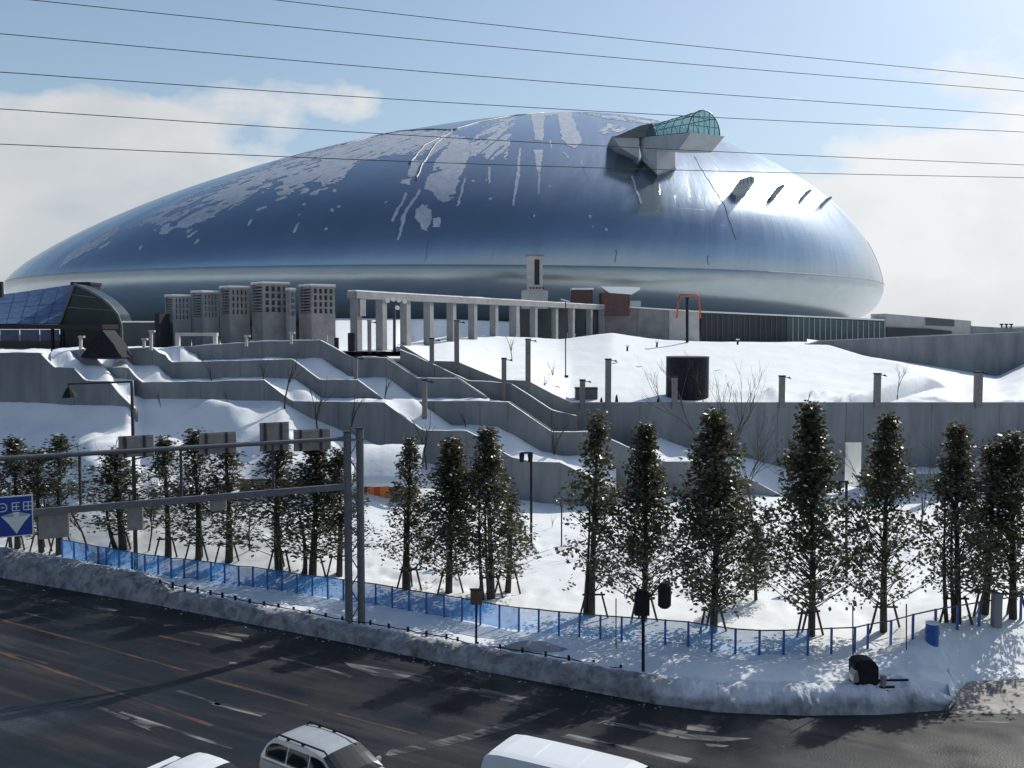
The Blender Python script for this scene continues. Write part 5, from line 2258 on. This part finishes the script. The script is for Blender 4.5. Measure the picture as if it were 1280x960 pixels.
xs = [78]
while xs[-1] < 1255:
    p = fence_pt(xs[-1])
    st_ = 0.98
    a = fence_pt(xs[-1] + 4)
    v_ = (a - p)
    xs.append(xs[-1] + 4 * st_ / max(.05, Vector((v_.x, v_.y, 0)).length))
pts_f = [fence_pt(x) for x in xs]
for i, (x, p) in enumerate(zip(xs, pts_f)):
    mb = MB()
    mb.box((p.x, p.y, p.z + .45), (.085, .085, 1.2))
    mb.build('post', M['blue'], fence)
for i in range(len(xs) - 1):
    p, q = pts_f[i], pts_f[i + 1]
    sag = rnd.uniform(-.03, .03)
    mb = MB()
    mb.bar(p + Vector((0, -.02, 1.03)), q + Vector((0, -.02, 1.03)), .045)
    mb.build('rail', M['pole_dark'] if xs[i] > 430 else M['blue'], fence)
    if xs[i] < 1000:
        mb = MB()
        for k in range(4):
            t0, t1 = k / 4, (k + 1) / 4
            w0, w1 = .05 * math.sin(t0 * 3.14), .05 * math.sin(t1 * 3.14)
            mb.face(p.lerp(q, t0) + Vector((0, w0, .0)), p.lerp(q, t1) + Vector((0, w1, .0)), p.lerp(q, t1) + Vector((0, w1 * .5, 1.0 - sag)), p.lerp(q, t0) + Vector((0, w0 * .5, 1.0 - sag)))
        mb.build('net', M['net'] if xs[i] < 640 else M['net_pale'], fence)
# blue drum at the fence end
db = empty('blue_barrel', at_field(1165, 805), 'blue barrel by the fence near the right trees', 'barrel')
p = at_field(1165, 803)
mb = MB()
mb.tube([p + Vector((0, 0, -.2)), p + Vector((0, 0, .3)), p + Vector((0, 0, .34)), p + Vector((0, 0, .75))], [.26, .26, .28, .26], 14)
mb.build('body', M['blue'], db)
mb = MB()
mb.tube([p + Vector((0, 0, .752)), p + Vector((0, 0, .80))], .27, 14)
mb.build('lid', M['snow'], db)

# half-buried guard rail at the kerb
gr = empty('guard_rail', at_field(200, 731), 'low dark guard rail half buried in the roadside snow', 'guard rail')
GP = [(200, 730), (216, 733), (231, 736), (247, 739), (263, 743), (278, 746), (294, 750), (312, 754), (330, 757), (348, 760), (367, 764), (387, 768), (407, 772), (428, 776), (463, 781), (486, 785), (510, 789), (533, 794),
      (558, 798), (572, 802), (597, 808), (625, 811), (653, 815), (682, 820), (711, 825), (742, 831), (776, 837)]
gpts = [P(x, y - 4, G(x, lin(BANK, x), 0).y + 1.45) for x, y in GP]
for p in gpts:
    mb = MB()
    mb.box((p.x, p.y, p.z - .2), (.10, .10, .5))
    mb.build('post', M['dark'], gr)
for i, (p, q) in enumerate(zip(gpts, gpts[1:])):
    mb = MB()
    mb.tube([p + Vector((0, -.02, -.06)), p.lerp(q, .5) + Vector((0, -.02, -.06 - rnd.uniform(0, .06))), q + Vector((0, -.02, -.06))], .025, 5)
    mb.build('rail', M['dark'], gr)
# brown dirt heap on the sidewalk
hp_ = at_field(663, 812)
rows = []
for i in range(13):
    a = 2 * math.pi * i / 12
    rows.append([hp_ + Vector((1.6 * r__ * math.cos(a) , .45 * r__ * math.sin(a), .40 * (1 - r__ ** 1.5) + .07 * fbm(3 * r__ * math.cos(a), 3 * r__ * math.sin(a), 2))) for r__ in (0.02, .25, .5, .75, 1.05)])
tag(link('dirt_heap', grid_mesh('dirt_heap', rows, M['snow_dirty'])), 'small brown heap of dirty snow on the sidewalk', 'heap')

# ------------------------------------------------------------------ overhead gantry with signs
gd = G(436, 779, 0.5).y
gb = G(436, 779, 0.5)
gantry = empty('sign_gantry', gb, 'grey overhead sign gantry spanning the road from two posts', 'gantry')
ztop, zlow = P(436, 548, gd).z, P(436, 608, gd).z
dl = gd * 61 / 72
xl = (0 - 640) / F * dl
A0 = Vector((gb.x, gd, 0))
A1 = Vector((xl, dl, 0))
dirg = (A1 - A0)
A2 = A0 + dirg * 1.75


def gz(t, z): return Vector((A0.x + (A2.x - A0.x) * t, A0.y + (A2.y - A0.y) * t, z))


for px, zt_ in ((435.5, P(436, 541, gd).z), (450.5, P(451, 537, gd).z)):
    b = P(px, 700, gd)
    mb = MB()
    mb.tube([(b.x, gd + (0.0 if px < 440 else .15), -.2), (b.x, gd + (0 if px < 440 else .15), zt_)], .175, 12)
    mb.build('post', M['pole'], gantry, smooth=False)
    mb = MB()
    mb.tube([(b.x, gd + (0.0 if px < 440 else .15), zt_ + .003), (b.x, gd + (0 if px < 440 else .15), zt_ + .08)], .19, 12)
    mb.build('post_cap', M['pole_dark'], gantry)
bx1, bx2 = P(437, 700, gd), P(449, 700, gd)
mb = MB()
zz = 0.6
while zz < ztop - .4:
    mb.bar((bx1.x, gd + .05, zz), (bx2.x, gd + .1, zz + .75), .05)
    mb.bar((bx2.x, gd + .1, zz + .75), (bx1.x, gd + .05, zz + 1.5), .05)
    zz += 1.5
mb.build('lacing', M['pole'], gantry)
for px in (0, 1):
    mb = MB()
    b = gz(1, 0) + Vector((-.6 * px, .1 * px, 0))
    mb.tube([(b.x, b.y, -.2), (b.x, b.y, ztop + .3)], .175, 12)
    mb.build('post', M['pole'], gantry)
mb = MB()
mb.tube([gz(0, ztop), gz(1, ztop)], .10, 10)
mb.build('top_beam', M['pole'], gantry)
mb = MB()
mb.bar(gz(0, zlow), gz(1, zlow), .18, .27)
mb.build('bottom_beam', M['pole'], gantry)
mb = MB()
for k in range(0, 14):
    t = k / 14
    mb.bar(gz(t + .02, zlow), gz(t + .02, zlow + .1), .12)
# upright ties
tie = MB()
for t in (.14, .30, .46, .60, .75, .9):
    tie.bar(gz(t, zlow + .16), gz(t, ztop - .1), .09)
tie.build('ties', M['pole_dark'], gantry)
mb = MB()
b = gz(0, ztop)
mb.bar(b + Vector((-.25, -.3, -.05)), b + Vector((.75, .1, -.05)), .1)
mb.build('bracket', M['pole'], gantry)


def gpt(px):
    """depth and x on the gantry plane for a pixel column"""
    u = (px - 640) / F
    k = dirg.y / dirg.x
    y = (A0.y - k * A0.x) / (1 - k * u)
    return u * y, y


for (x0, y0, x1, y1, lab) in [(317, 530, 354, 566, 'brown-grey sign back with two dark uprights, third along the gantry'), (360, 539, 407, 566, 'wide sign back nearest the gantry posts'), (240, 543, 287, 570, 'sign back second from left on the gantry top beam'),
                              (137, 547, 182, 574, 'sign back farthest left on the gantry top beam')]:
    xa, ya = gpt(x0)
    xb, yb = gpt(x1)
    za, zb = P(x0, y0, ya).z, P(x0, y1, ya).z
    r_ = empty('overhead_sign', (xa, ya, zb), lab, 'sign', 'overhead sign backs on the gantry')
    off = Vector((.1, .42, 0))
    mb = MB()
    mb.prism([Vector((xa, ya, zb)) + off, Vector((xb, yb, zb)) + off, Vector((xb, yb, za)) + off, Vector((xa, ya, za)) + off], (.01, .05, 0))
    mb.build('panel', M['sign_back'], r_)
    for t in (.2, .75):
        mb = MB()
        q0, q1 = Vector((xa + (xb - xa) * t, ya + (yb - ya) * t - .04, zb)) + off, Vector((xa + (xb - xa) * t, ya + (yb - ya) * t - .04, za)) + off
        mb.bar(q0, q1, .10)
        mb.build('upright', M['pole_dark'], r_)
    for zz in (za - .08, zb + .08):
        mb = MB()
        mb.bar(Vector((xa, ya - .035, zz)) + off, Vector((xb, yb - .035, zz)) + off, .04)
        mb.build('stiffener', M['sign_back'], r_)
for (x0, y0, x1, y1, lab) in [(37, 641, 76, 676, 'small grey board hung below the beam beside the blue sign'), (150, 633, 170, 665, 'narrow grey board hung under the lower beam'), (256, 622, 276, 640, 'little brown-grey board under the lower beam, nearest the posts')]:
    xa, ya = gpt(x0)
    xb, yb = gpt(x1)
    za, zb = P(x0, y0, ya).z, P(x0, y1, ya).z
    r_ = empty('hanging_board', (xa, ya, zb), lab, 'sign')
    off = Vector((.05, .2, 0))
    mb = MB()
    mb.prism([Vector((xa, ya, zb)) + off, Vector((xb, yb, zb)) + off, Vector((xb, yb, za)) + off, Vector((xa, ya, za)) + off], (.01, .05, 0))
    mb.build('panel', M['sign_back'], r_)
    for t in (.25, .75):
        mb = MB()
        q0 = Vector((xa + (xb - xa) * t, ya + (yb - ya) * t, za)) + off
        mb.bar(q0, q0 + Vector((0, -.1, .5)), .06)
        mb.build('hanger', M['pole_dark'], r_)

# the blue road sign at the left edge
xa, ya = gpt(-22)
xb, yb = gpt(35.5)
sd = Vector((xb - xa, yb - ya, 0)).normalized()
sn_ = Vector((sd.y, -sd.x, 0))
if sn_.y > 0: sn_ = -sn_
zt_, zb_ = P(35.5, 617, yb).z, P(35.5, 667, yb).z
wS = (Vector((xb, yb, 0)) - Vector((xa, ya, 0))).length
org = Vector((xa, ya, zb_)) + sn_ * .25
sign = empty('road_sign', org, 'blue overhead lane sign with white down arrow and white characters', 'sign')


def SP(u, v, o=0.0): return org + sd * u + Vector((0, 0, v)) + sn_ * o


hS = zt_ - zb_
mb = MB()
mb.prism([SP(0, 0), SP(wS, 0), SP(wS, hS), SP(0, hS)], sn_ * -.05)
mb.build('panel', M['sign_white'], sign)
mb = MB()
mb.face(SP(.04, .04, .006), SP(wS - .05, .04, .006), SP(wS - .05, hS - .04, .006), SP(.04, hS - .04, .006))
mb.build('face', M['sign_blue'], sign, recalc=False)
cu = (13.5 + 22) / 57.5 * wS
mb = MB()
aw = .62
pts_ = [(-.13, 1.22), (.13, 1.22), (.13, .98), (.66, 1.06), (.36, .70), (0, .14), (-.36, .70), (-.66, 1.06), (-.13, .98)]
ks = hS / 2.0
v_ = [SP(cu + x * ks, y * ks * .98, .012) for x, y in pts_]
bm = bmesh.new()
fv = [bm.verts.new(x) for x in v_]
bm.faces.new(fv)
bmesh.ops.triangulate(bm, faces=bm.faces[:])
me = bpy.data.meshes.new('arrow')
bm.to_mesh(me)
bm.free()
me.materials.append(M['sign_white'])
link('arrow', me, sign)


def strokes(name, cx, cy, segs, w=.035):
    mb = MB()
    for k, (x0, y0, x1, y1) in enumerate(segs):
        a, b = SP(cx + x0, cy + y0, .012 + .0012 * k), SP(cx + x1, cy + y1, .012 + .0012 * k)
        d = (b - a).normalized()
        n = d.cross(sn_).normalized() * w / 2
        mb.face(a - n, b - n, b + n, a + n)
    mb.build(name, M['sign_white'], sign, recalc=False)


yc_ = hS * .735
strokes('character', cu - .40 * ks * 1.45, yc_, [(-.14, -.15, -.14, .15), (-.14, .15, .06, .15), (.06, .15, .14, .06), (.14, .06, .14, -.08), (.14, -.08, .06, -.15), (.06, -.15, -.14, -.15), (-.05, 0, .06, 0)])
strokes('character', cu + .0, yc_, [(-.12, -.15, -.12, .15), (-.12, .15, .14, .15), (-.12, 0, .12, 0), (-.12, -.15, .14, -.15), (.02, -.1, .02, .1)])
strokes('character', cu + .42 * ks * 1.3, yc_, [(-.16, -.15, -.16, .15), (-.16, .15, .16, .15), (.16, .15, .16, -.15), (.16, -.15, -.16, -.15), (-.16, 0, .16, 0), (0, -.15, 0, .15)])
mb = MB()
mb.bar(SP(wS * .5, hS, -.1), SP(wS * .5, hS + .4, -.2), .08)
mb.build('hanger', M['pole_dark'], sign)

# ------------------------------------------------------------------ street lamp, signal pole and other roadside things
b = at_field(170, 711)
lp = empty('street_lamp', b, 'tall dark street lamp with long arm reaching left', 'street lamp')
tz = P(164, 476, b.y).z
tx = P(164, 476, b.y).x
mb = MB()
mb.tube([b + Vector((0, 0, -.3)), Vector((tx + .03, b.y, tz - .4)), Vector((tx, b.y, tz))], [.13, .09, .075], 8)
mb.build('pole', M['pole_dark'], lp)
mb = MB()
e = P(85, 480, b.y)
mb.tube([(tx, b.y, tz - .05), e, e + Vector((.03, 0, -.25))], [.06, .05, .05], 8)
mb.build('arm', M['pole_dark'], lp)
mb = MB()
mb.tube([e + Vector((.03, 0, -.2)), e + Vector((.06, 0, -.45)), e + Vector((.08, 0, -.75))], [.1, .28, .42], 12)
mb.build('lamp_head', M['dark'], lp)
mb = MB()
mb.tube([P(168, 574, b.y), P(194, 568, b.y)], .05, 6)
mb.build('side_arm', M['pole_dark'], lp)

b = at_field(804, 842)
sp = empty('signal_pole', b, 'dark roadside pole with a black signal box at its head', 'signal pole')
mb = MB()
mb.tube([b + Vector((0, 0, -.3)), P(804, 742, b.y)], .065, 8)
mb.build('pole', M['dark'], sp)
mb = MB()
boxpx(mb, 794, 742, 812, 770, b.y - .12, .3)
mb.build('signal_box', M['dark'], sp)
mb = MB()
boxpx(mb, 796.5, 738, 809, 741.5, b.y - .1, .26)
mb.build('box_lid', M['dark'], sp)
mb = MB()
mb.bar(P(810, 748, b.y), P(826, 731, b.y), .05)
mb.build('arm', M['dark'], sp)
mb = MB()
q = P(830, 743, b.y)
mb.tube([q + Vector((0, -.15, .5)), q + Vector((0, -.15, .4)), q + Vector((0, -.15, -.4)), q + Vector((0, -.15, -.5))], [.16, .26, .26, .15], 8)
mb.build('signal_head', M['dark'], sp)

b = at_field(595, 812)
sp2 = empty('sign_post', b, 'thin dark post with small box sign on the kerb', 'sign post')
mb = MB()
mb.tube([b + Vector((0, 0, -.3)), P(595.5, 742, b.y)], .05, 8)
mb.build('pole', M['dark'], sp2)
mb = MB()
boxpx(mb, 588, 738, 602.5, 756, b.y - .1, .14)
mb.build('box', M['hut'], sp2)
mb = MB()
boxpx(mb, 587, 736.8, 603.5, 738, b.y - .13, .2)
mb.build('box_lid', M['dark'], sp2)

for px, py, yt, lab, two in [(664, 683, 566, 'park lamp with paired heads right of the dense pair', 1), (1058, 719, 602, 'black park lamp right of the tall dense evergreen', 0), (702, 683, 632, 'short thin park post in the open snow', 0)]:
    b = at_field(px, py)
    r_ = empty('park_lamp', b, lab, 'street lamp')
    mb = MB()
    t_ = P(px, yt, b.y)
    mb.tube([b + Vector((0, 0, -.2)), t_], .075 if yt < 620 else .04, 8)
    mb.build('pole', M['dark'], r_)
    if yt < 620:
        mb = MB()
        mb.bar(t_ + Vector((-.55, 0, 0)), t_ + Vector((.1, 0, 0)), .09)
        mb.build('arm', M['dark'], r_)
        for dx in ((-.55, -.05) if two else (-.4,)):
            mb = MB()
            q = t_ + Vector((dx, 0, -.1))
            mb.tube([q + Vector((0, 0, .12)), q, q + Vector((0, 0, -.45))], [.07, .16, .12], 8)
            mb.build('lamp_head', M['dark'], r_)
    else:
        mb = MB()
        mb.box(t_, (.2, .2, .12))
        mb.build('cap', M['dark'], r_)

for px, py, yt, lab in [(1066, 846, 757, 'thin snow-marker pole behind the black floodlight'), (1133, 838, 755, 'thin snow-marker pole right of the black floodlight'), (770, 838, 748, 'thin snow-marker pole left of the signal pole')]:
    b = at_field(px, py)
    r_ = empty('snow_marker', b, lab, 'marker pole', 'thin snow-marker poles')
    mb = MB()
    t_ = P(px, yt, b.y)
    mid = b.lerp(t_, .3)
    mb.tube([b + Vector((0, 0, -.2)), mid], .03, 6)
    mb.build('foot', M['sign_white'], r_)
    mb = MB()
    mb.tube([mid, t_], .025, 6)
    mb.build('shaft', M['pole_dark'], r_)

# black floodlight lying on the heap
b = at_field(1084, 864)
fb = empty('floodlight', b, 'black floodlight housing with bars on the roadside snow heap', 'floodlight')
fy_ = b.y - .1
mb = MB()
q = [P(x, y, fy_) for x, y in [(1069, 858), (1069, 832), (1072, 827.5), (1080, 826), (1090, 826.5), (1095, 829), (1099, 835), (1099, 855), (1092, 862), (1080, 863)]]
mb.prism(q, (0, .75, 0))
o = mb.build('housing', M['dark'], fb)
bm = bmesh.new()
bm.from_mesh(o.data)
bmesh.ops.bevel(bm, geom=[e for e in bm.edges if abs((e.verts[0].co - e.verts[1].co).y) < .01], offset=.05, segments=2, affect='EDGES')
bm.to_mesh(o.data)
bm.free()
mb = MB()
q = [P(x, y, fy_ - .05) for x, y in [(1067, 846), (1070, 838), (1072, 838), (1074, 852), (1067, 854)]]
mb.prism(q, (0, .5, 0))
mb.build('reflector', M['rim'], fb)
for (x0, y0, x1, y1, yy) in [(1098, 850.5, 1135, 850, .25), (1064, 861, 1118, 858.5, -.06), (1068, 866.5, 1110, 864, -.1)]:
    mb = MB()
    mb.bar(P(x0, y0, fy_ + yy), P(x1, y1, fy_ + yy), .07)
    mb.build('bar', M['dark'], fb)
mb = MB()
mb.tube([P(1104, 844, fy_), P(1104, 858, fy_)], .11, 8)
mb.build('bracket', M['rim'], fb)
# stub post at right
b = at_field(1245, 784)
r_ = empty('stub_post', b, 'thick grey stub post beside the rightmost tree', 'post')
t_ = P(1245, 744, b.y)
mb = MB()
mb.box((b.x, b.y, (b.z - .2 + t_.z) / 2), (.34, .34, t_.z - b.z + .2))
mb.build('shaft', M['concrete'], r_)
mb = MB()
mb.box((b.x, b.y, t_.z + .05), (.36, .36, .09))
mb.build('cap', M['concrete'], r_)

# overhead cables
CAB = [((365, -2), (1280, 98), 'topmost overhead cable entering at the top edge'), ((35, -1), (1280, 114), 'second overhead cable from the top'), ((0, 42), (1280, 144), 'third overhead cable from the top, above the dome'),
       ((0, 90), (1280, 165), 'fourth overhead cable from the top, grazing the dome'), ((0, 136), (1280, 206), 'fifth overhead cable, passing before the dome top'), ((0, 180), (1280, 222), 'lowest overhead cable, crossing the cloud and dome')]
for (x0, y0), (x1, y1), lab in CAB:
    sl = (y1 - y0) / (x1 - x0)
    ext0, ext1 = -260, 1540
    pts_ = []
    for k in range(33):
        t = k / 32
        px = ext0 + (ext1 - ext0) * t
        py = y0 + sl * (px - x0) - 5.5 * math.sin(math.pi * min(1, max(0, (px) / 1280))) * -1
        pts_.append(P(px, py, 24 + 16 * t))
    mb = MB()
    mb.tube(pts_, 0.0115, 5)
    tag(mb.build('overhead_cable', M['cable'], smooth=True), lab, 'cable', 'overhead cables across the sky')


# ------------------------------------------------------------------ vehicles
def make_car(name, label, cat, paint, L_, W_c, H_, belt, outline, pos, head, rails=False, rear_x=None, front_x=None, pillar=None, group=None, wtop=9):
    """outline: side profile of the cabin (x from rear, z) from rear belt over the roof to front belt"""
    root = empty(name, pos, label, cat, group, head)
    mw = Matrix.Translation(pos) @ Matrix.Rotation(head, 4, 'Z')

    def put(mb_, nm, m_, parent=root, smooth=False, bevel=0):
        me_ = mb_.mesh(nm, m_, smooth)
        bm_ = bmesh.new()
        bm_.from_mesh(me_)
        bmesh.ops.remove_doubles(bm_, verts=bm_.verts[:], dist=1e-4)
        bmesh.ops.recalc_face_normals(bm_, faces=bm_.faces)
        if bevel:
            bmesh.ops.bevel(bm_, geom=[e_ for e_ in bm_.edges if e_.is_manifold and e_.calc_face_angle(0) > .5], offset=bevel, segments=2, affect='EDGES')
        bm_.to_mesh(me_)
        bm_.free()
        o_ = bpy.data.objects.new(nm, me_)
        COL.objects.link(o_)
        o_.parent = parent
        return o_
    hw = W_c / 2

    def hw_at(z):
        return hw * (1 - .20 * max(0, min(1, (z - belt) / (H_ - belt))) ** 1.1 * (0.7 if cat == 'van' else 1))
    # lower body with wheel arches
    fx0, fx1 = 0, L_
    low = [(0.05, .32), (0, .55), (0.02, belt - .12), (0.10, belt)]
    hood = [(outline[-1][0] + .02, belt), (L_ - .45, belt - .10), (L_ - .08, belt - .26), (L_, .5), (L_ - .05, .30)]
    prof_ = low + hood

    def arch(cx):
        return [(cx + .36 * math.cos(a), .30 + .36 * math.sin(a)) for a in np.linspace(0, math.pi, 9)]
    wx = (.85, L_ - .85)
    prof_ = prof_ + [(x, z) for x, z in arch(wx[1])] + [(x, z) for x, z in arch(wx[0])]
    prof_ = [(x, max(z, .28)) for x, z in prof_]
    bmx = bmesh.new()
    va_ = [bmx.verts.new((x, -hw, z)) for x, z in prof_]
    vb_ = [bmx.verts.new((x, hw, z)) for x, z in prof_]
    bmx.faces.new(va_)
    bmx.faces.new(vb_[::-1])
    for i in range(len(prof_)):
        j = (i + 1) % len(prof_)
        bmx.faces.new((va_[i], vb_[i], vb_[j], va_[j]))
    bmesh.ops.recalc_face_normals(bmx, faces=bmx.faces)
    nh = len(low) + len(hood)
    topset = set(va_[1:nh] + vb_[1:nh])
    bmesh.ops.bevel(bmx, geom=[e_ for e_ in bmx.edges if e_.verts[0] in topset and e_.verts[1] in topset and abs(e_.verts[0].co.y - e_.verts[1].co.y) < .01], offset=.07, segments=3, affect='EDGES')
    me_ = bpy.data.meshes.new('body')
    bmx.to_mesh(me_)
    bmx.free()
    me_.materials.append(paint)
    o_ = bpy.data.objects.new('body', me_)
    COL.objects.link(o_)
    o_.parent = root
    # cabin: loft over the outline
    m_ = 9
    cb = MB()
    rows_ = []
    for x, z in outline:
        w_ = hw_at(z) - .03
        rows_.append([(x, w_ * (2 * j / (m_ - 1) - 1), z + .05 * (1 - (2 * j / (m_ - 1) - 1) ** 4) * (1 if z > belt + .1 else 0)) for j in range(m_)])
    for i in range(len(rows_) - 1):
        for j in range(m_ - 1):
            cb.face(rows_[i][j], rows_[i][j + 1], rows_[i + 1][j + 1], rows_[i + 1][j])
    for sgn, j in ((-1, 0), (1, m_ - 1)):
        edge = [r_[j] for r_ in rows_]
        base_ = [(x, sgn * (hw_at(belt) - .03), belt - .03) for x, z in outline]
        for i in range(len(edge) - 1):
            cb.face(edge[i], edge[i + 1], base_[i + 1], base_[i])
    put(cb, 'cabin', paint, smooth=False)

    # glass following the loft
    def band(i0, i1, j0, j1, nm):
        g = MB()
        for i in range(i0, i1):
            for j in range(j0, j1):
                q_ = [Vector(rows_[i][j]), Vector(rows_[i][j + 1]), Vector(rows_[i + 1][j + 1]), Vector(rows_[i + 1][j])]
                c_ = Vector((L_ * .5, 0, belt))
                g.face(*[v__ + (v__ - c_).normalized() * .012 for v__ in q_])
        put(g, nm, M['car_glass'])
    band(rear_x[0], rear_x[1], 1, m_ - 2, 'rear_window')
    band(front_x[0], front_x[1], 0, m_ - 1, 'windscreen')
    # side windows
    for sgn in (-1, 1):
        for (xa_, xb_) in pillar:
            tops_ = []
            for k in range(9):
                x = xa_ + (xb_ - xa_) * k / 8
                cand = [z for (x0, z0), (x1, z1) in zip(outline, outline[1:]) for z in ([z0 + (z1 - z0) * (x - x0) / (x1 - x0)] if min(x0, x1) <= x <= max(x0, x1) and x1 != x0 else [])]
                zt2 = (max(cand) if cand else belt) - .10
                tops_.append((x, max(belt + .06, min(zt2, H_ - .14, wtop))))
            g = MB()
            low_ = [(x, belt + .04) for x, _ in tops_]
            for k in range(8):
                qs = [low_[k], low_[k + 1], tops_[k + 1], tops_[k]]
                g.face(*[(x, sgn * (hw_at(z) - .03 + .010), z) for x, z in qs])
            put(g, 'side_window', M['car_glass'])
    for cx in wx:
        for sgn in (-1, 1):
            w_ = MB()
            w_.tube([(cx, sgn * (hw - .02), .31), (cx, sgn * (hw - .06), .31), (cx, sgn * (hw - .2), .31)], [.29, .315, .315], 20)
            wo = put(w_, 'wheel', M['rubber'])
            w_ = MB()
            w_.tube([(cx, sgn * (hw - .012), .31), (cx, sgn * (hw - .05), .31)], [.17, .2], 14)
            put(w_, 'rim', M['rim'], wo)
    for sgn in (-1, 1):
        g = MB()
        g.box((L_ - .07, sgn * (hw - .28), belt - .30), (.16, .40, .16))
        put(g, 'headlight', M['lens'], bevel=.03)
        g = MB()
        g.box((0.04, sgn * (hw - .14), belt - .26), (.1, .2, .3))
        put(g, 'tail_light', M['red_lens'], bevel=.02)
        g = MB()
        mx_ = front_x[2]
        g.box((mx_, sgn * (hw + .10), belt + .08), (.12, .2, .15))
        put(g, 'wing_mirror', paint, bevel=.03)
    for x in (-.03, L_ + .02):
        g = MB()
        g.box((x if x > 0 else x + .06, 0, .42), (.14, W_c * .94, .2))
        put(g, 'bumper', paint, bevel=.04)
    g = MB()
    g.box((L_ + .015, 0, belt - .33), (.05, .5, .12))
    put(g, 'grille', M['dark'])
    for sgn in (-1, 1):
        for xd in (pillar[0][1], ):
            g = MB()
            g.box((xd + .15, sgn * (hw + .008), belt - .12), (.18, .02, .03))
            put(g, 'door_handle', paint)
    # roof drip rails, rear door seam, sill dirt
    for sgn in (-1, 1):
        g = MB()
        seq = [(x, sgn * (hw_at(z) - .045), z - .015) for x, z in outline if z > H_ - .16]
        g.tube(seq, .014, 5)
        put(g, 'drip_rail', M['dark'] if cat == 'van' else paint)
        g = MB()
        g.box((L_ * .5, sgn * (hw - .006), .36), (L_ * .5, .03, .12))
        put(g, 'sill', M['door'])
    for fx in (.30, .55, .80):
        g = MB()
        xr = outline[0][0] + (outline[-1][0] - outline[0][0]) * fx
        if cat == 'van':
            zz_ = [z0 + (z1 - z0) * (xr - x0) / (x1 - x0) for (x0, z0), (x1, z1) in zip(outline, outline[1:]) if x0 <= xr <= x1][0]
            if zz_ > H_ - .1:
                w_ = hw_at(zz_) - .10
                g.tube([(xr, w_ * k / 4, zz_ + .05 * (1 - (k / 4) ** 4) + .002) for k in range(-4, 5)], .012, 4)
                put(g, 'roof_rib', paint)
    if rails:
        zr = [z for x, z in outline]
        for sgn in (-1, 1):
            g = MB()
            w_ = hw_at(H_) - .10
            x0, x1 = .55, L_ * .60
            g.tube([(x0, sgn * w_, H_ - .03), (x0 + .12, sgn * w_, H_ + .075), (x1 - .12, sgn * w_, H_ + .075), (x1, sgn * w_, H_ - .0)], .028, 6)
            for xx in (x0 + .55, x0 + 1.2):
                g.box((xx, sgn * w_, H_ + .03), (.1, .05, .08))
            put(g, 'roof_rail', M['dark'])
    return root


wag = [(0.10, 0.95), (0.14, 1.05), (0.22, 1.22), (0.33, 1.38), (0.48, 1.50), (0.75, 1.56), (1.3, 1.59), (1.9, 1.59), (2.4, 1.56), (2.72, 1.51), (3.05, 1.31), (3.38, 1.08), (3.56, 0.95)]
hd_ = R(-37)
cen = G(393, 922, 1.59)
off = Vector((math.cos(hd_) * 1.55, math.sin(hd_) * 1.55, 0))
make_car('station_wagon', 'silver station wagon with black roof rails, at the bottom edge', 'car', M['silver'], 4.65, 1.80, 1.59, .95, wag, Vector((cen.x, cen.y, 0)) - off, hd_, True,
         (1, 4), (9, 12, 3.25), [(0.30, 1.20), (1.27, 2.15), (2.22, 3.1)])
sed = [(0.55, .92), (0.75, 1.02), (1.05, 1.22), (1.35, 1.36), (1.75, 1.42), (2.3, 1.43), (2.7, 1.39), (3.1, 1.20), (3.45, 1.0), (3.6, .92)]
hd2 = R(-33)
cen = G(243, 954, 1.43)
off = Vector((math.cos(hd2) * 1.95, math.sin(hd2) * 1.95, 0))
make_car('white_car', 'white car left of the wagon, only its roof showing', 'car', M['white'], 4.4, 1.70, 1.43, .92, sed, Vector((cen.x, cen.y, 0)) - off, hd2, False, (0, 3), (6, 9, 3.2), [(1.0, 1.95), (2.03, 3.0)])
van = [(0.04, 1.05), (0.05, 1.3), (0.09, 1.75), (0.16, 2.02), (0.30, 2.14), (0.65, 2.185), (1.6, 2.20), (2.8, 2.20), (4.0, 2.18), (4.4, 2.10), (4.75, 1.72), (5.05, 1.32), (5.2, 1.05)]
hd3 = R(-29.5)
cen = G(630, 928, 2.2)
make_car('white_van', 'white van with rounded high roof at the bottom edge', 'van', M['white'], 5.4, 1.88, 2.20, 1.05, van, Vector((cen.x, cen.y, 0)) - Vector((math.cos(hd3) * .35, math.sin(hd3) * .35, 0)), hd3, False,
         (1, 2), (9, 12, 4.8), [(0.35, 1.8), (1.9, 3.2), (3.3, 4.5)], wtop=1.72)
